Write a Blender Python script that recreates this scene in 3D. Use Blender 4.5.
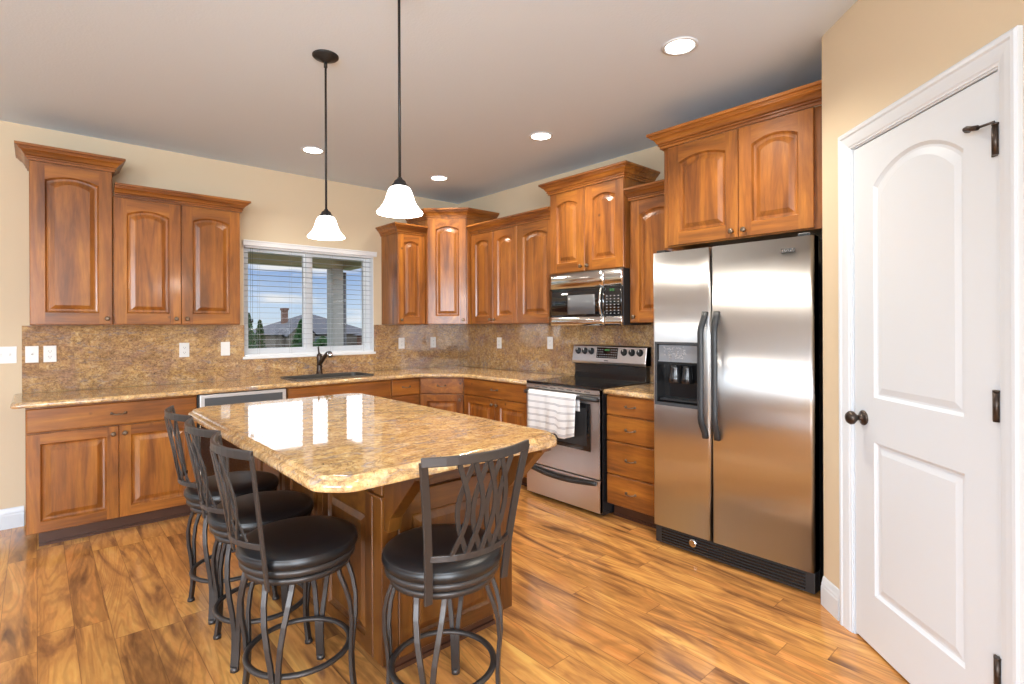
import bpy, bmesh, math, random
from mathutils import Vector, Matrix, noise as mnoise
PI = math.pi
random.seed(7)
for o in list(bpy.data.objects):
    bpy.data.objects.remove(o)
SC = bpy.context.scene
COL = SC.collection

# ------------------------------------------------------------------ camera
F, TH, CX, Y0, ROLL = 531.76, 0.7228, 504.76, 325.34, -0.0042
cam = bpy.data.cameras.new('camera'); cam.sensor_fit = 'HORIZONTAL'; cam.sensor_width = 36
cam.lens = F / 1024 * 36
cam.shift_x = (512 - CX) / 1024; cam.shift_y = -(342 - Y0) / 1024
cam.clip_start = .05; cam.clip_end = 800
camo = bpy.data.objects.new('camera', cam); COL.objects.link(camo)
camo.matrix_world = (Matrix.Translation((-3.6558, -4.9522, 1.3676)) @ Matrix.Rotation(-TH, 4, 'Z')
                     @ Matrix.Rotation(PI / 2, 4, 'X') @ Matrix.Rotation(ROLL, 4, 'Z'))
SC.camera = camo

# ------------------------------------------------------------------ view + world
SC.view_settings.view_transform = 'Standard'
SC.view_settings.look = 'None'
SC.view_settings.exposure = 0.1
SC.view_settings.gamma = 1
SC.view_settings.use_curve_mapping = False
try:
    SC.cycles.caustics_reflective = False; SC.cycles.caustics_refractive = False
    SC.cycles.sample_clamp_indirect = 4.0
    SC.cycles.max_bounces = 8; SC.cycles.diffuse_bounces = 5; SC.cycles.glossy_bounces = 4
    SC.cycles.transparent_max_bounces = 8
    SC.cycles.use_denoising = True
except Exception:
    pass


def world():
    w = bpy.data.worlds.new('sky'); SC.world = w; w.use_nodes = True
    n = w.node_tree; n.nodes.clear(); L = n.links.new
    out = n.nodes.new('ShaderNodeOutputWorld'); bg = n.nodes.new('ShaderNodeBackground')
    tc = n.nodes.new('ShaderNodeTexCoord'); sp = n.nodes.new('ShaderNodeSeparateXYZ')
    L(tc.outputs['Generated'], sp.inputs[0])
    # base sky: pale near the horizon, blue above
    r = n.nodes.new('ShaderNodeValToRGB'); L(sp.outputs['Z'], r.inputs[0])
    e = r.color_ramp.elements
    e[0].position = 0.0; e[0].color = (.62, .74, .84, 1)
    e[1].position = .5; e[1].color = (.25, .45, .85, 1)
    a = e.new(.03); a.color = (.55, .70, .88, 1)
    a = e.new(.10); a.color = (.27, .43, .74, 1)
    # clouds stretched along the horizon
    mp = n.nodes.new('ShaderNodeMapping'); mp.inputs['Scale'].default_value = (2.2, 2.2, 17)
    L(tc.outputs['Generated'], mp.inputs[0])
    nz = n.nodes.new('ShaderNodeTexNoise'); nz.inputs['Scale'].default_value = 2.6; nz.inputs['Detail'].default_value = 6
    L(mp.outputs[0], nz.inputs['Vector'])
    cr = n.nodes.new('ShaderNodeValToRGB'); L(nz.outputs[0], cr.inputs[0])
    cr.color_ramp.elements[0].position = .50; cr.color_ramp.elements[1].position = .66
    mx = n.nodes.new('ShaderNodeMixRGB'); L(cr.outputs[0], mx.inputs[0]); L(r.outputs[0], mx.inputs[1])
    mx.inputs[2].default_value = (.86, .88, .90, 1)
    # below the horizon: white ground glow, added to brighten the ceiling
    gt = n.nodes.new('ShaderNodeMath'); gt.operation = 'GREATER_THAN'; gt.inputs[1].default_value = -.004
    L(sp.outputs['Z'], gt.inputs[0])
    mg = n.nodes.new('ShaderNodeMixRGB'); L(gt.outputs[0], mg.inputs[0]); mg.inputs[1].default_value = (1.5, 1.5, 1.5, 1)
    L(mx.outputs[0], mg.inputs[2])
    # upper sky, out of direct view, brightened to whiten island reflections
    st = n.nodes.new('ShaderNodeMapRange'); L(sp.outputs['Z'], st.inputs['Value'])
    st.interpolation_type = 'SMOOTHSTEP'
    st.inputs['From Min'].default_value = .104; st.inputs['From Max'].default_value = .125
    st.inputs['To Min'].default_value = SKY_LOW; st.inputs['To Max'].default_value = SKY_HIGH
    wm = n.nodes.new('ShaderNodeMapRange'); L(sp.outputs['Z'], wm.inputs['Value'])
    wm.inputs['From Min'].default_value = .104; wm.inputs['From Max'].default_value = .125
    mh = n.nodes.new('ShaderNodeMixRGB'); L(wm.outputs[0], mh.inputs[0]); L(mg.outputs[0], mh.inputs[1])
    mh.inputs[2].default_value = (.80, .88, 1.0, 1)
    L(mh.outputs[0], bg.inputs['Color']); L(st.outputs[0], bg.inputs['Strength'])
    L(bg.outputs[0], out.inputs[0])


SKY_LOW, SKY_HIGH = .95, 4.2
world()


def area(name, loc, rot, sx, sy, power, color=(1, 1, 1)):
    l = bpy.data.lights.new(name, 'AREA'); l.shape = 'RECTANGLE'; l.size = sx; l.size_y = sy
    l.energy = power; l.color = color
    o = bpy.data.objects.new(name, l); COL.objects.link(o); o.location = loc; o.rotation_euler = rot
    return o


# added fill lamps, set in made-up unseen windows of the left and rear walls
FILL = (.80, .90, 1.0)
REAR_W, DINE_W = 350, 200


def portal(name, loc, rot, sx, sy):
    o = area(name, loc, rot, sx, sy, 1)
    try:
        o.data.cycles.is_portal = True
    except Exception:
        bpy.data.objects.remove(o)


portal('portal_left_window', (-6.93, -1.95, 1.65), (0, -PI / 2, 0), 1.56, 3.3)  # first three portals sit in unseen openings, added for daylight
portal('portal_dining_window', (-6.93, -5.4, 1.62), (0, -PI / 2, 0), 1.6, 2.0)
portal('portal_patio_door', (-5.65, .16, 1.06), (-PI / 2, 0, 0), 1.7, 2.1)
portal('portal_kitchen_window', (-1.69, .16, 1.60), (-PI / 2, 0, 0), 1.24, 1.0)
area('rear_fill_light', (-5.25, -8.32, 1.5), (PI / 2, 0, 0), 2.5, 1.8, REAR_W, FILL)
area('dining_fill_light', (-6.94, -5.4, 1.62), (0, -PI / 2, 0), 1.6, 2.0, DINE_W, FILL)

# ------------------------------------------------------------------ node helpers


def mat(name, base=(.8, .8, .8), rough=.5, metal=0., coat=0., spec=.5, emit=None, estr=0., alpha=1.):
    m = bpy.data.materials.new(name); m.use_nodes = True
    b = m.node_tree.nodes['Principled BSDF']
    b.inputs['Base Color'].default_value = (*base, 1); b.inputs['Roughness'].default_value = rough
    b.inputs['Metallic'].default_value = metal; b.inputs['Coat Weight'].default_value = coat
    b.inputs['Coat Roughness'].default_value = .12
    b.inputs['Specular IOR Level'].default_value = spec
    if emit:
        b.inputs['Emission Color'].default_value = (*emit, 1); b.inputs['Emission Strength'].default_value = estr
    return m


class NT:
    def __init__(s, m):
        s.t = m.node_tree; s.b = s.t.nodes['Principled BSDF']; s.L = s.t.links.new

    def n(s, typ, **kw):
        x = s.t.nodes.new(typ)
        for k, v in kw.items():
            if k in x.inputs:
                x.inputs[k].default_value = v
            else:
                setattr(x, k, v)
        return x

    def coords(s, scale=(1, 1, 1), rnd=0.):
        tc = s.n('ShaderNodeTexCoord')
        src = tc.outputs['Object']
        if rnd:
            oi = s.n('ShaderNodeObjectInfo')
            mu = s.n('ShaderNodeMath', operation='MULTIPLY'); s.L(oi.outputs['Random'], mu.inputs[0]); mu.inputs[1].default_value = rnd
            ad = s.n('ShaderNodeVectorMath', operation='ADD'); s.L(src, ad.inputs[0]); s.L(mu.outputs[0], ad.inputs[1])
            src = ad.outputs[0]
        mp = s.n('ShaderNodeMapping'); mp.inputs['Scale'].default_value = scale
        s.L(src, mp.inputs[0])
        return mp.outputs[0]

    def noise(s, vec, scale, detail=4, dist=0., rough=.5):
        x = s.n('ShaderNodeTexNoise'); s.L(vec, x.inputs['Vector'])
        x.inputs['Scale'].default_value = scale; x.inputs['Detail'].default_value = detail
        x.inputs['Distortion'].default_value = dist; x.inputs['Roughness'].default_value = rough
        return x.outputs[0]

    def ramp(s, fac, stops):
        r = s.n('ShaderNodeValToRGB'); s.L(fac, r.inputs[0]); e = r.color_ramp.elements
        e[0].position, e[0].color = stops[0][0], (*stops[0][1], 1)
        e[1].position, e[1].color = stops[-1][0], (*stops[-1][1], 1)
        for p, c in stops[1:-1]:
            k = e.new(p); k.color = (*c, 1)
        return r.outputs[0]

    def mix(s, fac, a, b, mode='MIX'):
        x = s.n('ShaderNodeMixRGB', blend_type=mode)
        for i, v in ((0, fac), (1, a), (2, b)):
            if hasattr(v, 'links') or hasattr(v, 'is_output'):
                s.L(v, x.inputs[i])
            elif i == 0:
                x.inputs[0].default_value = v
            else:
                x.inputs[i].default_value = (*v, 1)
        return x.outputs[0]

    def bump(s, h, strength=.1, dist=.002):
        x = s.n('ShaderNodeBump'); x.inputs['Strength'].default_value = strength; x.inputs['Distance'].default_value = dist
        s.L(h, x.inputs['Height']); s.L(x.outputs[0], s.b.inputs['Normal'])


def g(v):
    return (v, v, v)


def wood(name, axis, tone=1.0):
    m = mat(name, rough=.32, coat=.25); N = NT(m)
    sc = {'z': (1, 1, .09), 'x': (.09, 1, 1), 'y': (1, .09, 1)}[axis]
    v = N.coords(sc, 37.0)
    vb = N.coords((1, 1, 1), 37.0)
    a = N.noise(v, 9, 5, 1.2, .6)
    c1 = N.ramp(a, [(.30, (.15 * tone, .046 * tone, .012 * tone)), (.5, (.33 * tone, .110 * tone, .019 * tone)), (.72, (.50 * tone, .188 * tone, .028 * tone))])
    fine = N.noise(v, 70, 4, .4, .6)
    c2 = N.mix(.35, c1, N.ramp(fine, [(.35, g(.35)), (.65, g(.72))]), 'OVERLAY')
    bl = N.noise(vb, 3.2, 3, .6)
    c3 = N.mix(.5, c2, N.ramp(bl, [(.35, g(.36)), (.68, g(.62))]), 'OVERLAY')
    vo = N.n('ShaderNodeTexVoronoi'); N.L(vb, vo.inputs['Vector']); vo.inputs['Scale'].default_value = 4.6
    kn = N.ramp(vo.outputs['Distance'], [(.02, g(0.)), (.075, g(1.))])
    c4 = N.mix(kn, (.09, .03, .012), c3)
    oi = N.n('ShaderNodeObjectInfo')
    hv = N.n('ShaderNodeMapRange'); N.L(oi.outputs['Random'], hv.inputs['Value'])
    hv.inputs['To Min'].default_value = .88; hv.inputs['To Max'].default_value = 1.10
    hs = N.n('ShaderNodeHueSaturation'); N.L(hv.outputs[0], hs.inputs['Value']); N.L(c4, hs.inputs['Color'])
    N.L(hs.outputs[0], N.b.inputs['Base Color'])
    N.bump(fine, .05)
    return m


def granite(name, brown=0.):
    m = mat(name, rough=.045, coat=0., spec=.6); N = NT(m)
    v = N.coords((1, 1, 1))
    big = N.noise(v, 3.0, 5, 1.4, .6)
    med = N.noise(v, 16, 6, 1.0, .65)
    fin = N.noise(v, 75, 5, .3, .7)
    va = N.coords((.45, 1, 1.6))
    drift = N.noise(va, 7.0, 7, 2.2, .65)
    base = N.ramp(med, [(.30, (.40, .22, .08)), (.45, (.64, .40, .16)), (.58, (.76, .52, .25)), (.75, (.80, .66, .44))])
    base = N.mix(N.ramp(drift, [(.42, g(0.)), (.60, g(.75))]), base, (.56, .35, .15))
    base = N.mix(N.ramp(big, [(.46, g(0.)), (.66, g(.55 + brown))]), base, (.40, .24, .16))
    dk = N.noise(v, 30, 7, 2.5, .75)
    base = N.mix(N.ramp(dk, [(.31 + .10 * brown, g(.95)), (.41 + .10 * brown, g(0.))]), base, (.07, .045, .035))
    vn = N.noise(N.coords((.5, 1, 1.3)), 4.5, 8, 3.0, .7)
    base = N.mix(N.ramp(vn, [(.455, g(0.)), (.49, g(.65)), (.525, g(0.))]), base, (.20, .11, .06))
    gy = N.noise(va, 14, 6, 1.8, .7)
    base = N.mix(N.ramp(gy, [(.36, g(.8)), (.46, g(0.))]), base, (.30, .25, .24))
    base = N.mix(.75, base, N.ramp(fin, [(.3, g(.22)), (.5, g(.5)), (.68, g(.75))]), 'OVERLAY')
    if brown:
        base = N.mix(1.0, base, (.80, .76, .74), 'MULTIPLY')
    N.L(base, N.b.inputs['Base Color'])
    return m


def floor_mat():
    m = mat('acacia_laminate', rough=.16, spec=.55); N = NT(m)
    tc = N.n('ShaderNodeTexCoord'); sp = N.n('ShaderNodeSeparateXYZ'); N.L(tc.outputs['Object'], sp.inputs[0])

    def M(op, a, b=None):
        x = N.n('ShaderNodeMath', operation=op)
        for i, q in ((0, a), (1, b)):
            if q is None:
                continue
            if isinstance(q, (int, float)):
                x.inputs[i].default_value = q
            else:
                N.L(q, x.inputs[i])
        return x.outputs[0]
    xs = M('DIVIDE', M('ADD', sp.outputs['X'], 3.655 + 12.7), .127)
    row = M('FLOOR', xs)
    wn = N.n('ShaderNodeTexWhiteNoise', noise_dimensions='1D'); N.L(row, wn.inputs['W'])
    ys = M('ADD', M('DIVIDE', sp.outputs['Y'], 1.22), M('MULTIPLY', wn.outputs['Value'], 7.3))
    pl = M('FLOOR', ys)
    cb = N.n('ShaderNodeCombineXYZ'); N.L(row, cb.inputs[0]); N.L(pl, cb.inputs[1])
    w2 = N.n('ShaderNodeTexWhiteNoise', noise_dimensions='3D'); N.L(cb.outputs[0], w2.inputs['Vector'])
    # figure, shifted per plank
    off = N.n('ShaderNodeVectorMath', operation='SCALE'); N.L(w2.outputs['Color'], off.inputs[0]); off.inputs['Scale'].default_value = 23.
    ad = N.n('ShaderNodeVectorMath', operation='ADD'); N.L(tc.outputs['Object'], ad.inputs[0]); N.L(off.outputs[0], ad.inputs[1])
    mp = N.n('ShaderNodeMapping'); N.L(ad.outputs[0], mp.inputs[0]); mp.inputs['Scale'].default_value = (1, .15, 1)
    v = mp.outputs[0]
    fig = N.noise(v, 7.0, 4, 1.9, .5)
    grn = N.noise(v, 42, 5, 1.2, .6)
    blot = N.noise(v, 3.2, 3, 2.0)
    c = N.ramp(fig, [(.27, (.15, .064, .028)), (.37, (.31, .138, .048)), (.455, (.53, .245, .072)), (.62, (.72, .355, .098)), (.8, (.74, .41, .14))])
    c = N.mix(.4, c, N.ramp(grn, [(.3, g(.3)), (.7, g(.68))]), 'OVERLAY')
    c = N.mix(.6, c, N.ramp(blot, [(.35, (.36, .33, .33)), (.65, (.58, .56, .52))]), 'OVERLAY')
    ln = N.noise(v, 3.6, 3, 1.6, .45)
    rings = M('SINE', M('MULTIPLY', ln, 85.))
    c = N.mix(N.ramp(M('ADD', M('MULTIPLY', rings, .5), .5), [(.45, g(0.)), (1., g(.34))]), c, (.24, .10, .038))
    # plank tone
    tone = N.ramp(w2.outputs['Value'], [(0., g(.40)), (1., g(.60))])
    c = N.mix(.75, c, tone, 'OVERLAY')
    fx = M('FRACT', xs); fy = M('FRACT', ys)
    sx = M('LESS_THAN', M('MINIMUM', fx, M('SUBTRACT', 1., fx)), .012)
    sy = M('LESS_THAN', M('MINIMUM', fy, M('SUBTRACT', 1., fy)), .0014)
    seam = M('MAXIMUM', sx, sy)
    c = N.mix(M('MULTIPLY', seam, .55), c, (.12, .055, .025))
    N.L(c, N.b.inputs['Base Color'])
    ht = M('ADD', M('MULTIPLY', M('SUBTRACT', 1., seam), 1.), M('MULTIPLY', N.noise(tc.outputs['Object'], 3.5, 2), .35))
    N.bump(ht, .12, .001)
    return m


def wallpaint(name, c, bumpy=.15):
    m = mat(name, c, .75, spec=.3); N = NT(m); v = N.coords()
    N.bump(N.noise(v, 90, 3), bumpy, .002)
    return m


def steel(name, rough=.24, aniso=.85, base=(.62, .61, .60)):
    m = mat(name, base, rough, metal=1.); N = NT(m)
    a = N.noise(N.coords((60, 60, .4)), 6, 3)
    r = N.n('ShaderNodeMapRange'); N.L(a, r.inputs['Value']); r.inputs['To Min'].default_value = rough * .85; r.inputs['To Max'].default_value = rough * 1.15
    N.L(r.outputs[0], N.b.inputs['Roughness'])
    # brushed so that highlights spread sideways along the range wall
    cb = N.n('ShaderNodeCombineXYZ'); cb.inputs[1].default_value = 1.
    N.b.inputs['Anisotropic'].default_value = aniso; N.L(cb.outputs[0], N.b.inputs['Tangent'])
    return m


def towel_mat():
    m = mat('towel_cotton', (.85, .85, .85), .9, spec=.1); N = NT(m)
    tc = N.n('ShaderNodeTexCoord'); sp = N.n('ShaderNodeSeparateXYZ'); N.L(tc.outputs['UV'], sp.inputs[0])
    w = N.n('ShaderNodeMath', operation='MULTIPLY'); N.L(sp.outputs['Y'], w.inputs[0]); w.inputs[1].default_value = 9.
    f = N.n('ShaderNodeMath', operation='FRACT'); N.L(w.outputs[0], f.inputs[0])
    c = N.ramp(f.outputs[0], [(0., (.80, .80, .80)), (.50, (.80, .80, .80)), (.54, (.27, .27, .29)), (.61, (.70, .70, .71)), (.67, (.66, .66, .67)), (.71, (.30, .30, .33)), (.80, (.80, .80, .80)), (1., (.80, .80, .80))])
    N.L(c, N.b.inputs['Base Color'])
    N.bump(N.noise(N.coords(), 400, 2), .3, .001)
    return m


M_ = {}
M_['wv'] = wood('alder_vertical_grain', 'z', .88); M_['wh'] = wood('alder_horizontal_grain', 'x', .85); M_['wy'] = wood('alder_long_grain', 'y')
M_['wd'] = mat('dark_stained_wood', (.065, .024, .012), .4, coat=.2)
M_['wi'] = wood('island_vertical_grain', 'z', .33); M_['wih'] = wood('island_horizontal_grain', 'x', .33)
M_['granite'] = granite('gold_granite'); M_['splash'] = granite('brown_gold_granite', .35)
M_['floor'] = floor_mat()
M_['wall'] = wallpaint('beige_wall_paint', (.66, .545, .385)); M_['ceil'] = wallpaint('ceiling_texture_paint', (.66, .76, .88), .5)
M_['white'] = mat('white_semigloss_paint', (.67, .72, .77), .28)
M_['vinyl'] = mat('white_vinyl', (.84, .85, .86), .35); M_['blind'] = mat('white_blind_slat', (.80, .82, .84), .4)
M_['slat'] = mat('backlit_tone_slat', (.36, .37, .39), .5)  # white slats painted grey, so the backlit shade is in the colour
M_['plate'] = mat('white_plastic_plate', (.82, .82, .80), .35)
M_['slot'] = mat('dark_slot', (.06, .06, .06), .5)
M_['bronze'] = mat('oil_rubbed_bronze', (.07, .052, .042), .36, metal=.8)
M_['antique'] = mat('antique_pewter', (.22, .16, .11), .35, metal=.9)
M_['pend'] = mat('pendant_black_metal', (.025, .024, .024), .45, metal=.5)
M_['stool'] = mat('gunmetal_powder_coat', (.055, .048, .045), .38, metal=.5)
M_['leather'] = mat('black_leather', (.009, .009, .010), .36)
M_['ss'] = steel('brushed_steel_fridge', .33, .9, (.68, .67, .66)); M_['ssv'] = steel('brushed_steel_range', .30, .7, (.58, .56, .55))
M_['ssp'] = mat('polished_steel', (.72, .71, .70), .16, metal=1.)
M_['blk'] = mat('black_enamel', (.012, .012, .013), .18, spec=.6); M_['blkm'] = mat('black_plastic', (.02, .02, .021), .42)
M_['gry'] = mat('dark_grey_plastic', (.045, .048, .053), .38)
M_['glassb'] = mat('black_glass', (.008, .008, .009), .04, spec=.8)
M_['mwwin'] = mat('microwave_screen', (.13, .135, .145), .12, spec=.6)
M_['hand'] = mat('charcoal_handle', (.025, .027, .030), .42)
M_['lgry'] = mat('worn_grey_panel', (.20, .21, .23), .4)
M_['ssd'] = mat('satin_steel', (.80, .80, .80), .42, metal=.85)
M_['green'] = mat('green_led', (.02, .1, .02), .4, emit=(.25, 1., .3), estr=.5)
M_['mark'] = mat('grey_print', (.35, .35, .36), .5)
M_['chrome'] = mat('chrome', (.8, .8, .82), .08, metal=1.)
M_['sink'] = mat('composite_sink', (.07, .06, .05), .45)
M_['shade'] = mat('frosted_glass_shade', (.92, .92, .90), .35, emit=(1., .97, .92), estr=4.0)
M_['can'] = mat('recessed_lens', (.9, .9, .9), .4, emit=(1., .95, .86), estr=14.)
M_['towel'] = towel_mat()

# ------------------------------------------------------------------ mesh helpers


def bx(bm, x0, x1, y0, y1, z0, z1, mi=0, M=None):
    c = [(x0, y0, z0), (x1, y0, z0), (x1, y1, z0), (x0, y1, z0), (x0, y0, z1), (x1, y0, z1), (x1, y1, z1), (x0, y1, z1)]
    v = [bm.verts.new(M @ Vector(p) if M else p) for p in c]
    for f in ((3, 2, 1, 0), (4, 5, 6, 7), (0, 1, 5, 4), (1, 2, 6, 5), (2, 3, 7, 6), (3, 0, 4, 7)):
        bm.faces.new([v[i] for i in f]).material_index = mi
    return v


def prism(bm, pts, z0, z1, mi=0, M=None):
    M = M or Matrix()
    a = [bm.verts.new(M @ Vector((p[0], p[1], z0))) for p in pts]; b = [bm.verts.new(M @ Vector((p[0], p[1], z1))) for p in pts]
    n = len(pts)
    bm.faces.new(list(reversed(a))).material_index = mi; bm.faces.new(b).material_index = mi
    for i in range(n):
        bm.faces.new((a[i], a[(i + 1) % n], b[(i + 1) % n], b[i])).material_index = mi


def lathe(bm, prof, seg=24, M=None, mi=0, caps=True):
    M = M or Matrix(); rings = []
    for r, z in prof:
        rings.append([bm.verts.new(M @ Vector((r * math.cos(2 * PI * i / seg), r * math.sin(2 * PI * i / seg), z))) for i in range(seg)])
    for a, b in zip(rings, rings[1:]):
        for i in range(seg):
            f = bm.faces.new((a[i], a[(i + 1) % seg], b[(i + 1) % seg], b[i])); f.material_index = mi; f.smooth = True
    if caps:
        bm.faces.new(list(reversed(rings[0]))).material_index = mi; bm.faces.new(rings[-1]).material_index = mi


def sweep(bm, pts, sec, closed=False, mi=0, smooth=True, up=None, scales=None):
    """sec: list of (a,b) in the frame (side, up-ish); pts: centre line"""
    pts = [Vector(p) for p in pts]; n = len(pts); rings = []
    prev = None
    for i, p in enumerate(pts):
        if closed:
            t = (pts[(i + 1) % n] - pts[i - 1]).normalized()
        else:
            t = (pts[min(i + 1, n - 1)] - pts[max(i - 1, 0)]).normalized()
        if up is not None:
            u = Vector(up(p) if callable(up) else up)
        elif prev is None:
            u = Vector((0, 0, 1)) if abs(t.z) < .9 else Vector((1, 0, 0))
        else:
            u = prev
        u = (u - t * u.dot(t)).normalized(); prev = u
        s = t.cross(u)
        k = scales[i] if scales else 1
        rings.append([bm.verts.new(p + s * a * k + u * b * k) for a, b in sec])
    m = len(sec)
    R = list(zip(rings, rings[1:])) + ([(rings[-1], rings[0])] if closed else [])
    for a, b in R:
        for i in range(m):
            f = bm.faces.new((a[i], b[i], b[(i + 1) % m], a[(i + 1) % m])); f.material_index = mi; f.smooth = smooth
    if not closed:
        bm.faces.new(rings[0]).material_index = mi; bm.faces.new(list(reversed(rings[-1]))).material_index = mi


def circ(r, n=10):
    return [(r * math.cos(2 * PI * i / n), r * math.sin(2 * PI * i / n)) for i in range(n)]


def rect(a, b):
    return [(-a / 2, -b / 2), (a / 2, -b / 2), (a / 2, b / 2), (-a / 2, b / 2)]


def obj(name, bm, mats, parent=None, bevel=0, M=None, sub=0, seg=2):
    bmesh.ops.recalc_face_normals(bm, faces=bm.faces)
    me = bpy.data.meshes.new(name); bm.to_mesh(me); bm.free()
    if M:
        me.transform(M)
    for k in (mats if isinstance(mats, (list, tuple)) else [mats]):
        me.materials.append(M_[k] if isinstance(k, str) else k)
    o = bpy.data.objects.new(name, me); COL.objects.link(o)
    if parent:
        o.parent = parent
    if bevel:
        b = o.modifiers.new('edge', 'BEVEL'); b.width = bevel; b.segments = seg; b.limit_method = 'ANGLE'; b.angle_limit = math.radians(40)
    if sub:
        s = o.modifiers.new('smooth', 'SUBSURF'); s.levels = sub; s.render_levels = sub
    return o


def tag(o, label, cat, group=None):
    o['label'] = label; o['category'] = cat
    if group:
        o['group'] = group
    return o


def thing(name, label, cat, loc=(0, 0, 0), rot=0, group=None):
    o = bpy.data.objects.new(name, None); COL.objects.link(o); o.location = loc; o.rotation_euler = (0, 0, rot)
    o.empty_display_size = .1
    return tag(o, label, cat, group)


def struct(name, bm, mats, bevel=0, parent=None, M=None):
    o = obj(name, bm, mats, parent, bevel, M)
    if parent is None:
        o['kind'] = 'structure'
    return o


def B():
    return bmesh.new()


def arc_z(x, x0, x1, z1, rise):
    if rise <= 0:
        return z1
    c = (x0 + x1) / 2; h = (x1 - x0) / 2
    R = (h * h + rise * rise) / (2 * rise)
    d = max(-h, min(h, x - c))
    return z1 - rise + math.sqrt(max(R * R - d * d, 0)) - (R - rise)


def framed(bm, x0, x1, z0, z1, yf, yb, ops, prof, ch=.003, K=12, mv=0, mh=1, mp=0):
    """front at y=yf (towards -y), back at yb; ops: openings (ox0, ox1, oz0, oz1, rise) stacked upwards."""
    def V(x, y, z):
        return bm.verts.new((x, y, z))

    def Q(pts, mi):
        f = bm.faces.new([V(*p) for p in pts]); f.material_index = mi
    ox0, ox1 = ops[0][0], ops[0][1]
    a0, a1, c0, c1 = x0 + ch, x1 - ch, z0 + ch, z1 - ch
    # edges
    out = [(x0, z0), (x1, z0), (x1, z1), (x0, z1)]; inn = [(a0, c0), (a1, c0), (a1, c1), (a0, c1)]
    for i in range(4):
        j = (i + 1) % 4
        Q([(out[i][0], yb, out[i][1]), (out[j][0], yb, out[j][1]), (out[j][0], yf + ch, out[j][1]), (out[i][0], yf + ch, out[i][1])], mv if i % 2 else mh)
        Q([(out[i][0], yf + ch, out[i][1]), (out[j][0], yf + ch, out[j][1]), (inn[j][0], yf, inn[j][1]), (inn[i][0], yf, inn[i][1])], mv if i % 2 else mh)
    Q([(x0, yb, z0), (x0, yb, z1), (x1, yb, z1), (x1, yb, z0)], mv)
    Q([(a0, yf, c0), (ox0, yf, c0), (ox0, yf, c1), (a0, yf, c1)], mv)
    Q([(ox1, yf, c0), (a1, yf, c0), (a1, yf, c1), (ox1, yf, c1)], mv)
    xs = [ox0 + (ox1 - ox0) * i / K for i in range(K + 1)]
    lower = lambda x: c0
    for k, op in enumerate(list(ops) + [None]):
        up_ = (lambda x, op=op: op[2]) if op else (lambda x: c1)
        for xa, xb in zip(xs, xs[1:]):
            Q([(xa, yf, lower(xa)), (xb, yf, lower(xb)), (xb, yf, up_(xb)), (xa, yf, up_(xa))], mh)
        if op:
            lower = lambda x, op=op: arc_z(x, ox0, ox1, op[3], op[4])
    for op in ops:
        def loop(d, y):
            p = [(ox0 + d, op[2] + d), (ox1 - d, op[2] + d)]
            for i in range(K + 1):
                x = ox1 - d - (ox1 - ox0 - 2 * d) * i / K
                # map to the un-inset abscissa so the arch keeps its shape
                xo = ox1 - (ox1 - ox0) * i / K
                p.append((x, arc_z(xo, ox0, ox1, op[3], op[4]) - d))
            return [V(q[0], y, q[1]) for q in p]
        prev = loop(0, yf)
        for d, y in prof:
            cur = loop(d, yf + y); n = len(cur)
            for i in range(n):
                f = bm.faces.new((prev[i], prev[(i + 1) % n], cur[(i + 1) % n], cur[i])); f.material_index = mp
            prev = cur
        bm.faces.new(prev).material_index = mp


CABP = [(.003, .004), (.010, .014), (.019, .015), (.024, .015), (.050, .004)]


def crown(bm, path, z, s=1.0):
    """path: xy polyline, outward side is to the right of travel"""
    prof = [(0, 0), (.010, 0), (.010, .014), (.018, .016), (.018, .023), (.014, .026), (.022, .030), (.027, .040), (.035, .051), (.047, .058), (.047, .063), (.053, .065), (.053, .070), (.064, .073), (.064, .088), (0, .088)]
    prof = [(a * s, b * s) for a, b in prof]
    P = [Vector((p[0], p[1])) for p in path]; rings = []
    for i, p in enumerate(P):
        def nrm(a, b):
            t = (b - a).normalized(); return Vector((t.y, -t.x))
        if i == 0:
            n = nrm(P[0], P[1])
        elif i == len(P) - 1:
            n = nrm(P[-2], P[-1])
        else:
            n1 = nrm(P[i - 1], p); n2 = nrm(p, P[i + 1]); n = (n1 + n2); n = n / n.dot(n1)
        rings.append([bm.verts.new((p.x + n.x * o_, p.y + n.y * o_, z + h)) for o_, h in prof])
    m = len(prof)
    for a, b in zip(rings, rings[1:]):
        for i in range(m):
            bm.faces.new((a[i], b[i], b[(i + 1) % m], a[(i + 1) % m]))
    bm.faces.new(rings[0]); bm.faces.new(list(reversed(rings[-1])))


def knob(parent, x, y, z, M=None, mat_='antique'):
    bm = B()
    K = Matrix.Translation((x, y, z)) @ Matrix.Rotation(PI / 2, 4, 'X')
    lathe(bm, [(.008, 0), (.007, .004), (.006, .012), (.012, .016), (.0155, .021), (.0145, .026), (.007, .030)], 16, K)
    return obj('knob', bm, mat_, parent, M=M)


def pull(parent, x, y, z, M=None, w=.075):
    bm = B()
    pts = [(x - w / 2, y, z), (x - w / 2, y - .014, z), (x - w / 2 + .008, y - .022, z - .002), (x - w / 6, y - .027, z - .006), (x, y - .029, z - .003), (x + w / 6, y - .027, z - .006), (x + w / 2 - .008, y - .022, z - .002), (x + w / 2, y - .014, z), (x + w / 2, y, z)]
    sweep(bm, pts, circ(.0042, 8))
    for s in (-1, 1):
        lathe(bm, [(.009, 0), (.009, .003), (.005, .006)], 12, Matrix.Translation((x + s * w / 2, y, z)) @ Matrix.Rotation(PI / 2, 4, 'X'))
    return obj('handle', bm, 'antique', parent, M=M)


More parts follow.
